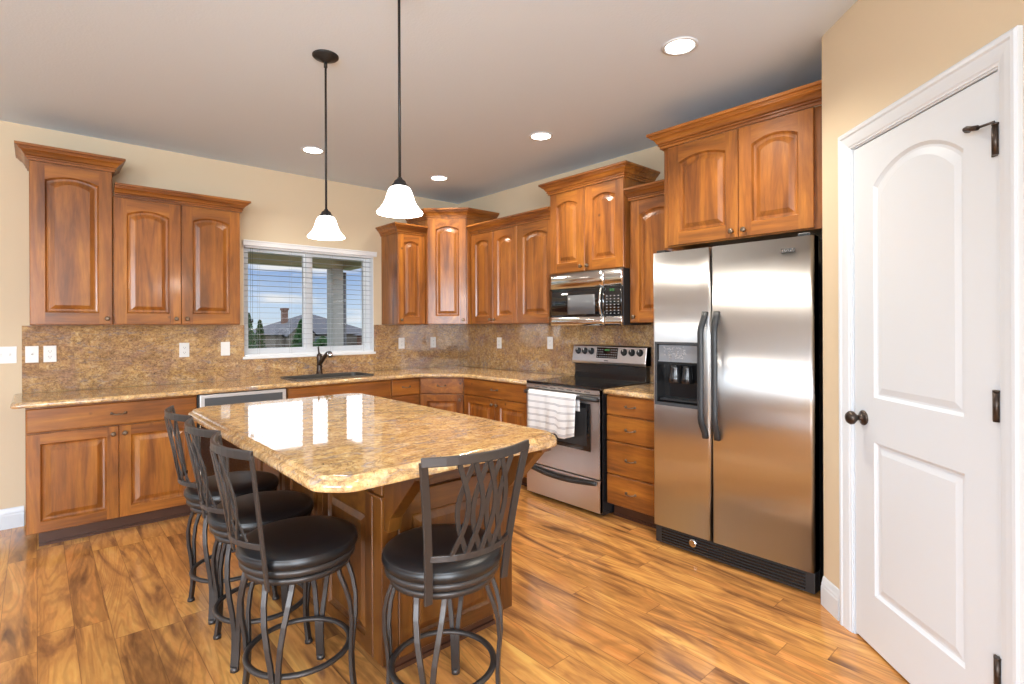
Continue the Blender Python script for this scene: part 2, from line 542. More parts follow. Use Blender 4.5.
def cab_door(parent, x0, x1, z0, z1, yf, knob_at=None, rise=.032, st=.064, tb=0., M=None, mats=('wv', 'wh'), prof=CABP):
    bm = B()
    framed(bm, x0, x1, z0, z1, yf, yf + .02, [(x0 + st, x1 - st, z0 + st + tb, z1 - st - tb, rise)], prof)
    d = obj('door', bm, list(mats), parent, M=M)
    if knob_at:
        knob(d, knob_at[0], yf, knob_at[1], M=M)
    return d


def slab_drawer(parent, x0, x1, z0, z1, yf, M=None, handle=True, mats=('wh',)):
    bm = B(); ch = .006
    v = bx(bm, x0, x1, yf + ch, yf + .02, z0, z1)
    a = [bm.verts.new(p) for p in ((x0 + ch, yf, z0 + ch), (x1 - ch, yf, z0 + ch), (x1 - ch, yf, z1 - ch), (x0 + ch, yf, z1 - ch))]
    o = [v[0], v[1], v[5], v[4]]
    for f in list(bm.faces):
        if set(f.verts) == set(o):
            bm.faces.remove(f)
    for i in range(4):
        bm.faces.new((o[i], o[(i + 1) % 4], a[(i + 1) % 4], a[i]))
    bm.faces.new(a)
    d = obj('drawer', bm, list(mats), parent, M=M)
    if handle:
        pull(d, (x0 + x1) / 2, yf, (z0 + z1) / 2 + .003, M=M)
    return d


# ------------------------------------------------------------------ room shell
ZC = 2.769; WX = -6.8; RY = -8.2
bm = B(); bx(bm, WX - .2, .2, RY - .2, .15, -.12, 0); struct('floor', bm, 'floor')
bm = B(); bx(bm, WX - .2, .2, RY - .2, .15, ZC, ZC + .1); struct('ceiling', bm, 'ceil')
WO = (-2.305, -1.07, 1.105, 2.10)     # kitchen window opening


def wall_hole(bm, a0, a1, z1, t0, t1, holes, along='x'):
    """wall from a0..a1, 0..z1 with rectangular holes (h0,h1,z0,z1)"""
    def b_(p, q, za, zb):
        if along == 'x':
            bx(bm, p, q, t0, t1, za, zb)
        else:
            bx(bm, t0, t1, p, q, za, zb)
    cur = a0
    for h0, h1, za, zb in sorted(holes):
        b_(cur, h0, 0, z1)
        if za > 0:
            b_(h0, h1, 0, za)
        b_(h0, h1, zb, z1)
        cur = h1
    b_(cur, a1, 0, z1)


bm = B(); wall_hole(bm, WX, 0.12, ZC, 0, .15, [(-6.5, -4.8, .02, 2.11), WO]); struct('wall_back', bm, 'wall')
bm = B(); bx(bm, 0, .12, RY, 0, 0, ZC); struct('wall_right', bm, 'wall')
LH = [(-6.4, -4.4, .82, 2.42), (-3.6, -.3, .87, 2.43)]
bm = B(); wall_hole(bm, RY, 0, ZC, WX - .12, WX, LH, 'y'); struct('wall_left', bm, 'wall')
RH = (-6.5, -4.0, .6, 2.4)
PD = (-6.5, -4.8, .02, 2.11)
bm = B(); wall_hole(bm, WX, 0, ZC, RY - .12, RY, [RH]); struct('wall_rear', bm, 'wall')
for i, (h, ax) in enumerate([(LH[0], 'y'), (LH[1], 'y'), (RH, 'x'), (PD, 'b')]):  # unseen side and rear windows and patio door, added to supply daylight
    bm = B(); t0, t1 = (WX - .09, WX - .03) if ax == 'y' else (RY - .09, RY - .03) if ax == 'x' else (.03, .09)

    def q(p0, p1, za, zb):
        if ax == 'y':
            bx(bm, t0, t1, p0, p1, za, zb)
        else:
            bx(bm, p0, p1, t0, t1, za, zb)
    m_ = (h[0] + h[1]) / 2
    q(h[0], h[0] + .06, h[2], h[3]); q(h[1] - .06, h[1], h[2], h[3]); q(m_ - .04, m_ + .04, h[2], h[3])
    q(h[0] + .06, h[1] - .06, h[2], h[2] + .06); q(h[0] + .06, h[1] - .06, h[3] - .06, h[3])
    struct('window_%d' % (i + 2), bm, 'vinyl')

# pantry wall: the alcove side beside the fridge, then the 45 degree wall with the door
PA = Vector((-.773, -4.032)); ANG = math.radians(225)
MP = Matrix.Translation((PA.x, PA.y, 0)) @ Matrix.Rotation(ANG, 4, 'Z')   # local x along the wall, -y into the room
DS0, DS1, DZ = .242, 1.002, 2.143
bm = B(); bx(bm, -.73, 0, -4.152, -4.032, 0, ZC); struct('wall_alcove', bm, 'wall')
bm = B()
bx(bm, 0.0, DS0, 0, .12, 0, ZC, M=MP); bx(bm, DS0, DS1, 0, .12, DZ, ZC, M=MP); bx(bm, DS1, 1.25, 0, .12, 0, ZC, M=MP)
struct('wall_pantry', bm, 'wall')
E_ = MP @ Vector((1.25, 0, 0))
bm = B(); bx(bm, E_.x, E_.x + .12, RY, E_.y + .04, 0, ZC); struct('wall_hall', bm, 'wall')


def casing_sec():
    return [(0, 0), (.078, 0), (.078, .016), (.070, .020), (.058, .020), (.052, .015), (.030, .013), (.012, .010), (.006, .006), (0, .006)]


def casing_run(bm, a, b, wdir, M):
    """strip from a to b (x,z) on the wall plane; width grows along wdir; sits proud towards -y"""
    sec = casing_sec(); A = Vector((a[0], 0, a[1])); Bv = Vector((b[0], 0, b[1])); W = Vector((wdir[0], 0, wdir[1]))
    return A, Bv, W, sec


def casing(bm, x0, x1, zt, M, z0=0):
    """mitred three-sided casing around opening x0..x1 up to zt"""
    sec = casing_sec(); L = []
    for w, t in sec:
        L.append([(x0 - w, -t, z0), (x0 - w, -t, zt + w), (x1 + w, -t, zt + w), (x1 + w, -t, z0)])
    V = [[bm.verts.new(M @ Vector(p)) for p in row] for row in L]
    n = len(V)
    for i in range(n):
        for k in range(3):
            bm.faces.new((V[i][k], V[i][k + 1], V[(i + 1) % n][k + 1], V[(i + 1) % n][k]))
    bm.faces.new([V[i][0] for i in range(n)]); bm.faces.new([V[i][3] for i in range(n)])


bm = B(); casing(bm, DS0 + .001, DS1 - .001, DZ - .001, MP)
bx(bm, DS0 + .0, DS0 + .007, 0.0, .11, 0, DZ, M=MP); bx(bm, DS1 - .007, DS1, 0.0, .11, 0, DZ, M=MP); bx(bm, DS0, DS1, 0, .11, DZ - .007, DZ, M=MP)
struct('trim_1', bm, 'white')
# the pantry door slab
bm = B()
dx0, dx1 = DS0 + .010, DS1 - .010
DOORP = [(.004, .004), (.012, .010), (.020, .010), (.044, .004)]
framed(bm, dx0, dx1, .010, DZ - .010, .004, .039, [(dx0 + .135, dx1 - .135, .235, .875, 0), (dx0 + .135, dx1 - .135, 1.060, 2.030, .090)], DOORP, mh=0, K=20)
door1 = struct('door_1', bm, 'white', M=MP)
bm = B(); KX = DS0 + .075; KM = MP @ Matrix.Translation((KX, .004, .965)) @ Matrix.Rotation(PI / 2, 4, 'X')
lathe(bm, [(.032, 0), (.032, .004), (.024, .009), (.012, .012), (.011, .028), (.018, .034), (.028, .046), (.029, .056), (.022, .066), (.008, .071)], 24, KM)
k_ = obj('door_knob', bm, 'bronze', door1); k_['label'] = 'dark bronze round knob'
for z in (.31, 1.115, 1.92):
    bm = B(); lathe(bm, [(.0085, -.045), (.0085, .045)], 12, MP @ Matrix.Translation((DS1 - .005, -.010, z)))
    lathe(bm, [(.0095, -.003), (.0095, .003)], 12, MP @ Matrix.Translation((DS1 - .005, -.010, z + .048)))
    bx(bm, DS1 - .030, DS1 - .008, -.0015, .004, z - .045, z + .045, M=MP)
    obj('hinge', bm, 'bronze', door1)
# hinge-pin door stop on the top hinge
bm = B()
p0 = MP @ Vector((DS1 - .005, -.012, 1.975)); p1 = MP @ Vector((DS1 - .045, -.030, 1.972)); p2 = MP @ Vector((DS1 - .096, -.028, 1.985))
sweep(bm, [p0, p1], circ(.004, 8)); sweep(bm, [p1, p2], circ(.008, 8))
lathe(bm, [(.011, 0), (.011, .010), (.008, .014)], 12, MP @ Matrix.Translation((DS1 - .096, -.014, 1.985)) @ Matrix.Rotation(PI / 2, 4, 'X'))
obj('hinge_stop', bm, ['bronze'], door1)


def baseboard(bm, a, b, n):
    """a, b xy ends on the wall, n outward unit normal"""
    sec = [(0, 0), (.015, 0), (.015, .088), (.012, .096), (.012, .104), (.009, .112), (.006, .128), (.003, .136), (0, .138)]
    A = Vector((*a, 0)); Bv = Vector((*b, 0)); N_ = Vector((*n, 0))
    r0 = [bm.verts.new(A + N_ * o_ + Vector((0, 0, h))) for o_, h in sec]; r1 = [bm.verts.new(Bv + N_ * o_ + Vector((0, 0, h))) for o_, h in sec]
    m = len(sec)
    for i in range(m):
        bm.faces.new((r0[i], r1[i], r1[(i + 1) % m], r0[(i + 1) % m]))
    bm.faces.new(r0); bm.faces.new(list(reversed(r1)))


bm = B(); baseboard(bm, (-4.8, 0), (-3.72, 0), (0, -1)); baseboard(bm, (WX, 0), (-6.5, 0), (0, -1)); struct('baseboard_back', bm, 'white')
bm = B(); nn = (-.70711, .70711)
w0 = MP @ Vector((DS0 - .092, 0, 0)); baseboard(bm, (PA.x, PA.y), (w0.x, w0.y), nn)
w1 = MP @ Vector((DS1 + .092, 0, 0)); w2 = MP @ Vector((1.25, 0, 0)); baseboard(bm, (w1.x, w1.y), (w2.x, w2.y), nn)
struct('baseboard_pantry', bm, 'white')
bm = B(); baseboard(bm, (WX, RY), (WX, 0), (1, 0)); struct('baseboard_left', bm, 'white')
bm = B(); baseboard(bm, (WX, RY), (E_.x, RY), (0, 1)); struct('baseboard_rear', bm, 'white')

# ------------------------------------------------------------------ kitchen window
a0, a1, b0, b1 = WO
bm = B(); yA, yB = .085, .145
for q in [(a0, a0 + .045, b0, b1), (a1 - .045, a1, b0, b1), (a0 + .045, a1 - .045, b0, b0 + .045), (a0 + .045, a1 - .045, b1 - .045, b1)]:
    bx(bm, q[0], q[1], yA, yB, q[2], q[3])
mx_ = -1.705
bx(bm, mx_ - .024, mx_ + .024, yA - .004, yB, b0 + .045, b1 - .045)
for s0, s1 in ((a0 + .045, mx_ - .024), (mx_ + .024, a1 - .045)):
    for q in [(s0, s0 + .02, b0 + .045, b1 - .045), (s1 - .02, s1, b0 + .045, b1 - .045), (s0 + .02, s1 - .02, b0 + .045, b0 + .065), (s0 + .02, s1 - .02, b1 - .065, b1 - .045)]:
        bx(bm, q[0], q[1], yA + .015, yB - .01, q[2], q[3])
win = struct('window_1', bm, 'vinyl')
gm = bpy.data.materials.new('window_glass'); gm.use_nodes = True; t = gm.node_tree; t.nodes.clear()
o_ = t.nodes.new('ShaderNodeOutputMaterial'); mxs = t.nodes.new('ShaderNodeMixShader'); tr = t.nodes.new('ShaderNodeBsdfTransparent'); gl = t.nodes.new('ShaderNodeBsdfGlossy')
gl.inputs['Roughness'].default_value = 0.0; fr = t.nodes.new('ShaderNodeFresnel'); fr.inputs['IOR'].default_value = 1.35
t.links.new(fr.outputs[0], mxs.inputs[0]); t.links.new(tr.outputs[0], mxs.inputs[1]); t.links.new(gl.outputs[0], mxs.inputs[2]); t.links.new(mxs.outputs[0], o_.inputs[0])
for s0, s1 in ((a0 + .065, mx_ - .044), (mx_ + .044, a1 - .065)):
    bm = B(); bx(bm, s0, s1, .112, .116, b0 + .065, b1 - .065); obj('window_pane', bm, gm, win)
bm = B()   # white drywall reveal + sill
bx(bm, a0 - .012, a1 + .012, -.022, .084, b0 - .022, b0 + .001)
bx(bm, a0, a0 + .006, 0.0, .084, b0 + .001, b1); bx(bm, a1 - .006, a1, 0.0, .084, b0 + .001, b1)
struct('trim_2', bm, 'vinyl', .003)

bl = thing('window_blind', 'white horizontal blind with open slats hanging in the kitchen window', 'blind', ((a0 + a1) / 2, .03, b0))
hw = (a1 - a0) / 2 - .012
bm = B(); bx(bm, -hw - .02, hw + .035, -.060, -.036, b1 - b0 - .030, b1 - b0 + .010); bx(bm, -hw - .02, hw + .035, -.066, -.060, b1 - b0 + .004, b1 - b0 + .018); obj('valance', bm, 'blind', bl, .003)
bm = B(); bx(bm, -hw, hw, -.030, .028, b1 - b0 - .045, b1 - b0 - .004); obj('headrail', bm, 'blind', bl)
bm = B()
z = b1 - b0 - .085
while z > .085:
    for s in (0,):
        pr = [(-.0245, -.0004), (-.012, .0004), (0, .0008), (.012, .0004), (.0245, -.0004), (.0245, -.0014), (.012, -.0006), (0, -.0002), (-.012, -.0006), (-.0245, -.0014)]
        r0 = [bm.verts.new((-hw, y, z + h)) for y, h in pr]; r1 = [bm.verts.new((hw, y, z + h)) for y, h in pr]
        for i in range(10):
            bm.faces.new((r0[i], r1[i], r1[(i + 1) % 10], r0[(i + 1) % 10]))
        bm.faces.new(r0); bm.faces.new(list(reversed(r1)))
    z -= .0478
obj('slats', bm, 'slat', bl)
bm = B()
for k, zz in enumerate((.012,)):
    bx(bm, -hw, hw, -.024, .024, zz, zz + .006)
bx(bm, -hw, hw, -.026, .026, .002, .012)
obj('bottom_rail', bm, 'blind', bl)
bm = B()
for x in (-hw + .12, -hw + .40, hw - .42, hw - .10):
    for y in (-.0275, .0275):
        bx(bm, x - .0005, x + .0005, y - .0005, y + .0005, .01, b1 - b0 - .045)
obj('ladder_cord', bm, 'slat', bl)
bm = B()
for x, l in ((-hw + .045, .30), (-hw + .060, .30)):
    bx(bm, x - .0008, x + .0008, -.034, -.0325, b1 - b0 - .045 - l * .0 - .62, b1 - b0 - .045)
    lathe(bm, [(.003, 0), (.007, .006), (.006, .028), (.002, .034)], 10, Matrix.Translation((x, -.033, b1 - b0 - .70)))
obj('pull_cord', bm, 'blkm', bl)

# ------------------------------------------------------------------ granite backsplash and counters
bm = B()
zs0, zs1 = .9145, 1.379
for q in [(-3.728, a0 - .0005, zs0, zs1), (a0 - .0005, a1 + .0005, zs0, b0 - .024), (a1 + .0005, -.001, zs0, zs1)]:
    bx(bm, q[0], q[1], -.020, -.0005, q[2], q[3])
tag(obj('granite_backsplash', bm, 'splash'), 'brown and gold granite backsplash on the wall below the kitchen window', 'backsplash')
bm = B(); bx(bm, -.020, -.0005, -3.02, -.0205, zs0, zs1)
tag(obj('granite_backsplash', bm, 'splash'), 'brown and gold granite backsplash on the wall behind the range', 'backsplash')


def slab(name, outline, holes, zt, th, label, cat='worktop', flat=()):
    """outline CCW (xy). eased edge profile by insetting loops."""
    bm = B(); n = len(outline); P = [Vector(p) for p in outline]

    def inset(d):
        R = []
        for i in range(n):
            a, b, c = P[i - 1], P[i], P[(i + 1) % n]
            t1 = (b - a).normalized(); t2 = (c - b).normalized()
            n1 = Vector((-t1.y, t1.x)); n2 = Vector((-t2.y, t2.x)); m = n1 + n2; m = m / max(m.dot(n1), .2)
            R.append(b + m * d)
        return R
    prof = flat or [(.006, -th), (0, -th + .005), (0, -.016), (.003, -.007), (.009, -.001), (.013, 0)]
    rows = [[bm.verts.new((p.x, p.y, zt + z)) for p in inset(d)] for d, z in prof]
    for a, b in zip(rows, rows[1:]):
        for i in range(n):
            bm.faces.new((a[i], a[(i + 1) % n], b[(i + 1) % n], b[i])).smooth = True
    hl = []
    for h in holes:
        hl.append([[bm.verts.new((p[0], p[1], zt + z)) for p in h] for z in (-th, 0)])
    for lo, hi in hl:
        k = len(lo)
        for i in range(k):
            bm.faces.new((lo[i], hi[i], hi[(i + 1) % k], lo[(i + 1) % k]))
    for idx, row in ((0, rows[0]), (1, rows[-1])):
        es = []
        for loop in [row] + [h[idx] for h in hl]:
            for i in range(len(loop)):
                e = bm.edges.get((loop[i], loop[(i + 1) % len(loop)])) or bm.edges.new((loop[i], loop[(i + 1) % len(loop)]))
                es.append(e)
        bmesh.ops.triangle_fill(bm, edges=es, use_beauty=True)
    return tag(obj(name, bm, 'granite'), label, cat)


def fillet(a, b, c, r, k=6):
    a, b, c = Vector(a), Vector(b), Vector(c); u = (a - b).normalized(); v = (c - b).normalized()
    ang = u.angle(v); d = r / math.tan(ang / 2); p0 = b + u * d; p1 = b + v * d
    cen = b + (u + v).normalized() * (r / math.sin(ang / 2)); out = []
    s = (p0 - cen); e = (p1 - cen); tot = s.angle_signed(e)
    for i in range(k + 1):
        out.append(tuple(cen + (Matrix.Rotation(-tot * i / k, 2) @ s)))
    return out


CF = -.648
sk = (-2.035, -1.33, -.50, -.125)
ctr = [(-3.772, -.0215), *fillet((-3.772, -.02), (-3.772, CF), (-1, CF), .03, 4),
       *fillet((-2, CF), (-.945, CF), (CF, -.945), .22, 6), *fillet((-.945, CF), (CF, -.945), (CF, -2), .22, 6),
       (CF, -1.818), (-.0215, -1.818), (-.0215, -.0215)]
skh = fillet((sk[0], sk[3] - .1), (sk[0], sk[2]), (sk[0] + .1, sk[2]), .05) + fillet((sk[1] - .1, sk[2]), (sk[1], sk[2]), (sk[1], sk[2] + .1), .05) + \
    fillet((sk[1], sk[3] - .1), (sk[1], sk[3]), (sk[1] - .1, sk[3]), .05) + fillet((sk[0] + .1, sk[3]), (sk[0], sk[3]), (sk[0], sk[3] - .1), .05)
slab('granite_countertop', ctr, [skh], .914, .0335, 'gold granite countertop running under the window and round the corner to the range')
slab('granite_countertop', [(CF, -3.008), (-.0215, -3.008), (-.0215, -2.590), (CF, -2.590)], [], .914, .0335, 'short gold granite countertop between the range and the refrigerator')
# sink
bm = B(); zt, zb_ = .880, .70
o1 = [Vector(p) for p in skh]; cen = Vector(((sk[0] + sk[1]) / 2, (sk[2] + sk[3]) / 2))
lv = [(1.045, .9146), (1.045, .921), (1.035, .924), (.985, .924), (.975, .918), (.968, zb_ + .03), (.93, zb_), ]
rows = [[bm.verts.new((cen.x + (p.x - cen.x) * k, cen.y + (p.y - cen.y) * k, z)) for p in o1] for k, z in lv]
for a, b in zip(rows, rows[1:]):
    for i in range(len(o1)):
        bm.faces.new((a[i], a[(i + 1) % len(o1)], b[(i + 1) % len(o1)], b[i]))
bm.faces.new(rows[-1])
s_ = thing('kitchen_sink', 'dark drop-in sink set into the countertop below the window', 'sink', (0, 0, 0))
ob = obj('basin', bm, 'sink', s_)
bm = B(); lathe(bm, [(.045, .7045), (.045, .708), (.03, .706)], 20, Matrix.Translation((cen.x, cen.y, 0))); obj('drain', bm, 'chrome', s_)
fx, fy = -1.665, -.070
fa = thing('kitchen_faucet', 'dark bronze faucet with lever and pull-out spout behind the sink', 'faucet', (fx, fy, .9145), math.radians(-14)); fa.scale = (1.15, 1.15, 1.1)
bm = B(); lathe(bm, [(.030, 0), (.030, .006), (.024, .012), (.021, .05), (.020, .120), (.022, .150), (.020, .170), (.012, .178)], 20); obj('faucet_body', bm, 'bronze', fa)
bm = B(); sweep(bm, [(0, -.005, .085), (.012, -.05, .120), (.026, -.11, .160), (.038, -.155, .185), (.048, -.190, .188)], circ(.016, 12), scales=[1, 1, .95, 1.05, 1.15]); obj('spout', bm, 'bronze', fa)
bm = B(); sweep(bm, [(.048, -.188, .190), (.051, -.202, .180), (.053, -.212, .160)], circ(.020, 12)); o = obj('spray_head', bm, 'chrome', fa); o['label'] = 'chrome spray head'
bm = B(); sweep(bm, [(0, .0, .172), (-.004, .004, .190), (-.004, .020, .215), (-.002, .04, .232)], circ(.007, 8), scales=[1.4, 1, .9, 1.1]); obj('lever', bm, 'bronze', fa)

# ------------------------------------------------------------------ wall cabinets
ZB = 1.381; ZU = 2.289; ZT = 2.456


def wall_cabinet(label, loc, rot, w, h, depth, doors, crown_path, zc=None, end_fill=0, stylew=.074, crs=1.0):
    """doors: list of (x0,x1,knobx). local x to the right, front towards -y"""
    r = thing('wall_cabinet', label, 'cabinet', loc, rot, 'kitchen wall cabinets')
    bm = B(); bx(bm, .001, w - .001, -depth + .021, -.002, 0, h); obj('body', bm, 'wv', r, .0015)
    for x0, x1, kx in doors:
        cab_door(r, x0, x1, .006, h - .004, -depth, (kx, .045) if kx is not None else None, st=stylew, tb=.004)
    if crown_path:
        bm = B(); crown(bm, crown_path, h - .004 if zc is None else zc, crs); obj('crown_molding', bm, 'wh', r)
    return r


d = .335
w = .440
wall_cabinet('tall single-door wall cabinet at the far left end of the window wall', (-3.687, 0, ZB), 0, w, ZT - ZB, d,
             [(.004, w - .004, w - .035)], [(0, -.002), (0, -d), (w, -d), (w, -.002)], crs=1.06)
w = .829
wall_cabinet('lower two-door wall cabinet just left of the kitchen window', (-3.246, 0, ZB), 0, w, ZU - ZB, d,
             [(.004, w / 2 - .0015, w / 2 - .035), (w / 2 + .0015, w - .004, w / 2 + .035)], [(.006, -d), (w, -d), (w, -.002)])
w = .318
wall_cabinet('narrow single-door wall cabinet just right of the kitchen window', (-.983, 0, ZB), 0, w, ZU - ZB, d,
             [(.004, w - .006, .035)], [(0, -.002), (0, -d), (w - .004, -d)], stylew=.066)
# diagonal corner
r = thing('corner_wall_cabinet', 'tall diagonal wall cabinet filling the corner of the room', 'cabinet', (0, 0, ZB), 0, 'kitchen wall cabinets')
c0_, c1_ = .663, .380; hh = ZT - ZB
bm = B(); prism(bm, [(-.002, -.002), (-c0_, -.002), (-c0_, -c1_ + .005), (-c1_ + .005, -c0_), (-.002, -c0_)], 0, hh); obj('body', bm, 'wv', r, .0015)
fw = (c0_ - c1_) * math.sqrt(2)
MD = Matrix.Translation((-c0_ - .0, -c1_ + .0, 0)) @ Matrix.Rotation(-PI / 4, 4, 'Z')
cab_door(r, .006, fw - .006, .006, hh - .004, -.012, (fw - .038, .045), M=MD, st=.074, tb=.004)
bm = B(); crown(bm, [(-c0_ - .0, -.002), (-c0_, -c1_ - .006), (-c1_ - .006, -c0_), (-.002, -c0_)], hh - .004, 1.08); obj('crown_molding', bm, 'wh', r)

R90 = -PI / 2
w = .690
wall_cabinet('two-door wall cabinet on the range wall beside the corner cabinet', (0, -.670, ZB), R90, w, ZU - ZB, d,
             [(.006, w / 2 - .0015, w / 2 - .032), (w / 2 + .0015, w - .003, w / 2 + .032)], [(.004, -d), (w, -d)], stylew=.066)
w = .460
wall_cabinet('single-door wall cabinet to the left of the microwave', (0, -1.3615, ZB), R90, w, ZU - ZB, d,
             [(.003, w - .004, w - .03)], [(0.0005, -d), (w, -d)])
w = .758
wall_cabinet('raised two-door wall cabinet above the microwave', (0, -1.823, 1.793), R90, w, 2.470 - 1.793, .382,
             [(.004, w / 2 - .0015, w / 2 - .035), (w / 2 + .0015, w - .004, w / 2 + .035)], [(0, -.002), (0, -.382), (w, -.382), (w, -.002)], crs=1.06)
w = .462
wall_cabinet('single-door wall cabinet between the microwave and the refrigerator', (0, -2.583, ZB), R90, w, ZU - ZB, d,
             [(.022, w - .004, .055)], [(0.003, -d), (w, -d)])
w = .984
wall_cabinet('deep two-door cabinet above the refrigerator', (0, -3.047, 1.865), R90, w, 2.505 - 1.865, .610,
             [(.040, .4935, .4935 - .035), (.4965, .892, .4965 + .035)], [(0, -.002), (0, -.610), (w - .0015, -.610)], crs=1.12)

# ------------------------------------------------------------------ base cabinets
ZK = .100; ZBT = .8795; BD = .600


def base_cab(label, loc, rot, w, toe_ends=(0, 0), name='base_cabinet', hollow=False):
    r = thing(name, label, 'cabinet', loc, rot, 'kitchen base cabinets')
    bm = B()
    if hollow:
        bx(bm, .0005, w - .0005, -BD, -.0215, ZK, .690); bx(bm, .0005, w - .0005, -BD, -.530, .690, ZBT)
        bx(bm, .0005, .020, -.530, -.0215, .690, ZBT); bx(bm, w - .020, w - .0005, -.530, -.0215, .690, ZBT)
    else:
        bx(bm, .0005, w - .0005, -BD, -.0215, ZK, ZBT)
    obj('body', bm, 'wv', r, .001)
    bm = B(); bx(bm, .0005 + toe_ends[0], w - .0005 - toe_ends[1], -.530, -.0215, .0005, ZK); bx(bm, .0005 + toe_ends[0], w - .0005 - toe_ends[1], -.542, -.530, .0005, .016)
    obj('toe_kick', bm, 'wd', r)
    return r


YF = -.620
w = .921
r = base_cab('wide base cabinet with one long drawer over two doors at left end', (-3.706, 0, 0), 0, w, (.06, 0))
slab_drawer(r, .004, w - .004, .722, .868, YF)
cab_door(r, .004, .4595, .106, .714, YF, (.4595 - .03, .665), 0); cab_door(r, .4625, w - .004, .106, .714, YF, (.4625 + .03, .665), 0)
w = .930
r = base_cab('base cabinet under the kitchen sink with plain false drawer front', (-2.149, 0, 0), 0, w, hollow=True)
slab_drawer(r, .004, w - .004, .722, .868, YF, handle=False)
cab_door(r, .004, w / 2 - .0015, .106, .714, YF, (w / 2 - .03, .665), 0); cab_door(r, w / 2 + .0015, w - .004, .106, .714, YF, (w / 2 + .03, .665), 0)
w = .305
r = base_cab('narrow base cabinet of stacked drawers between the sink and corner', (-1.2155, 0, 0), 0, w)
for za, zb in ((.722, .868), (.522, .714), (.316, .514), (.106, .308)):
    slab_drawer(r, .004, w - .004, za, zb, YF)
# diagonal corner base
r = thing('corner_base_cabinet', 'diagonal base cabinet with drawer and door in the room corner', 'cabinet', (0, 0, 0), 0, 'kitchen base cabinets')
ca, cb_ = .9095, .600
pl = [(-.0215, -.0215), (-ca, -.0215), (-ca, -cb_), (-cb_, -ca), (-.0215, -ca)]
bm = B(); prism(bm, pl, ZK, ZBT); obj('body', bm, 'wv', r)
pl2 = [(-.0215, -.0215), (-ca, -.0215), (-ca, -.53), (-.53, -ca), (-.0215, -ca)]
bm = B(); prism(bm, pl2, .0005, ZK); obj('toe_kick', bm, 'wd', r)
fw = (ca - cb_) * math.sqrt(2); MB = Matrix.Translation((-ca, -cb_, 0)) @ Matrix.Rotation(-PI / 4, 4, 'Z')
slab_drawer(r, .012, fw - .012, .722, .868, -.020, M=MB)
cab_door(r, .012, fw - .012, .106, .714, -.020, (fw - .045, .665), 0, M=MB)
w = .908
r = base_cab('base cabinet with one wide drawer over two doors left of range', (0, -.9105, 0), R90, w)
slab_drawer(r, .012, w - .004, .722, .868, YF)
cab_door(r, .012, w / 2 + .0085, .106, .714, YF, (w / 2 - .021, .665), 0); cab_door(r, w / 2 + .0115, w - .004, .106, .714, YF, (w / 2 + .041, .665), 0)
w = .412
r = base_cab('base cabinet of four stacked drawers between the range and refrigerator', (0, -2.594, 0), R90, w)
for za, zb in ((.737, .868), (.556, .729), (.322, .548), (.106, .314)):
    slab_drawer(r, .003, w - .003, za, zb, YF)

# dishwasher
r = thing('dishwasher', 'stainless steel dishwasher with dark control strip left of the sink', 'dishwasher', (-2.7835, 0, 0))
w = .632
bm = B(); bx(bm, .005, w - .005, -.585, -.03, .02, .872); obj('tub', bm, 'blkm', r)
bm = B(); bx(bm, .012, w - .012, -.628, -.586, .115, .742); obj('door', bm, 'ssp', r, .004)
bm = B(); bx(bm, .012, w - .012, -.632, -.586, .748, .872); obj('control_frame', bm, 'ssd', r, .004)
bm = B(); bx(bm, .042, w - .042, -.635, -.632, .770, .848); obj('control_strip', bm, mat('dishwasher_strip', (.09, .095, .10), .35), r)
bm = B(); bx(bm, .012, w - .012, -.54, -.03, .0005, .10); obj('toe_panel', bm, 'blkm', r)

# ------------------------------------------------------------------ outlets and switches


def plate(label, kind, loc, rot, n=1):
    name = {'outlet': 'wall_outlet', 'switch': 'light_switch'}[kind]
    r = thing(name, label, kind, loc, rot, 'white wall plates')
    w = .070 + .046 * (n - 1)
    bm = B(); bx(bm, -w / 2, w / 2, -.005, 0, -.0575, .0575); obj('cover_plate', bm, 'plate', r, .0015)
    for k in range(n):
        cx = (k - (n - 1) / 2) * .046
        if kind == 'outlet':
            for s in (-1, 1):
                bm = B(); lathe(bm, [(.0165, 0), (.0165, .0015)], 20, Matrix.Translation((cx, -.005, s * .0195)) @ Matrix.Rotation(PI / 2, 4, 'X')); f = obj('socket', bm, 'plate', r)
                bm = B(); bx(bm, cx - .0075, cx - .0055, -.0070, -.0065, s * .0195 - .004, s * .0195 + .005); bx(bm, cx + .0055, cx + .0075, -.0070, -.0065, s * .0195 - .004, s * .0195 + .005)
                bx(bm, cx - .002, cx + .002, -.0070, -.0065, s * .0195 - .011, s * .0195 - .007); obj('slot', bm, 'slot', f)
        else:
            bm = B(); bx(bm, cx - .005, cx + .005, -.0065, -.005, -.012, .012); obj('toggle_surround', bm, 'plate', r)
            bm = B(); sweep(bm, [(cx, -.006, 0), (cx, -.016, .007)], rect(.008, .009)); obj('toggle', bm, 'plate', r)
    return r


plate('double light switch on the beige wall left of the backsplash', 'switch', (-3.812, -.0005, 1.18), 0, 2)
plate('light switch at the left end of the backsplash', 'switch', (-3.676, -.0205, 1.18), 0)
plate('outlet second from the left end of the backsplash', 'outlet', (-3.581, -.0205, 1.18), 0)
plate('outlet under the middle of the two-door cabinet left of the window', 'outlet', (-2.757, -.0205, 1.18), 0)
plate('light switch on the backsplash immediately left of the window', 'switch', (-2.455, -.0205, 1.18), 0)
plate('outlet on the backsplash immediately right of the window', 'outlet', (-.761, -.0205, 1.184), 0)
plate('outlet on the window-wall backsplash beneath the corner cabinet', 'outlet', (-.363, -.0205, 1.184), 0)
plate('outlet on the range-wall backsplash closest to the corner', 'outlet', (-.0205, -.745, 1.184), R90)
plate('outlet on the range-wall backsplash closest to the range', 'outlet', (-.0205, -1.478, 1.20), R90)

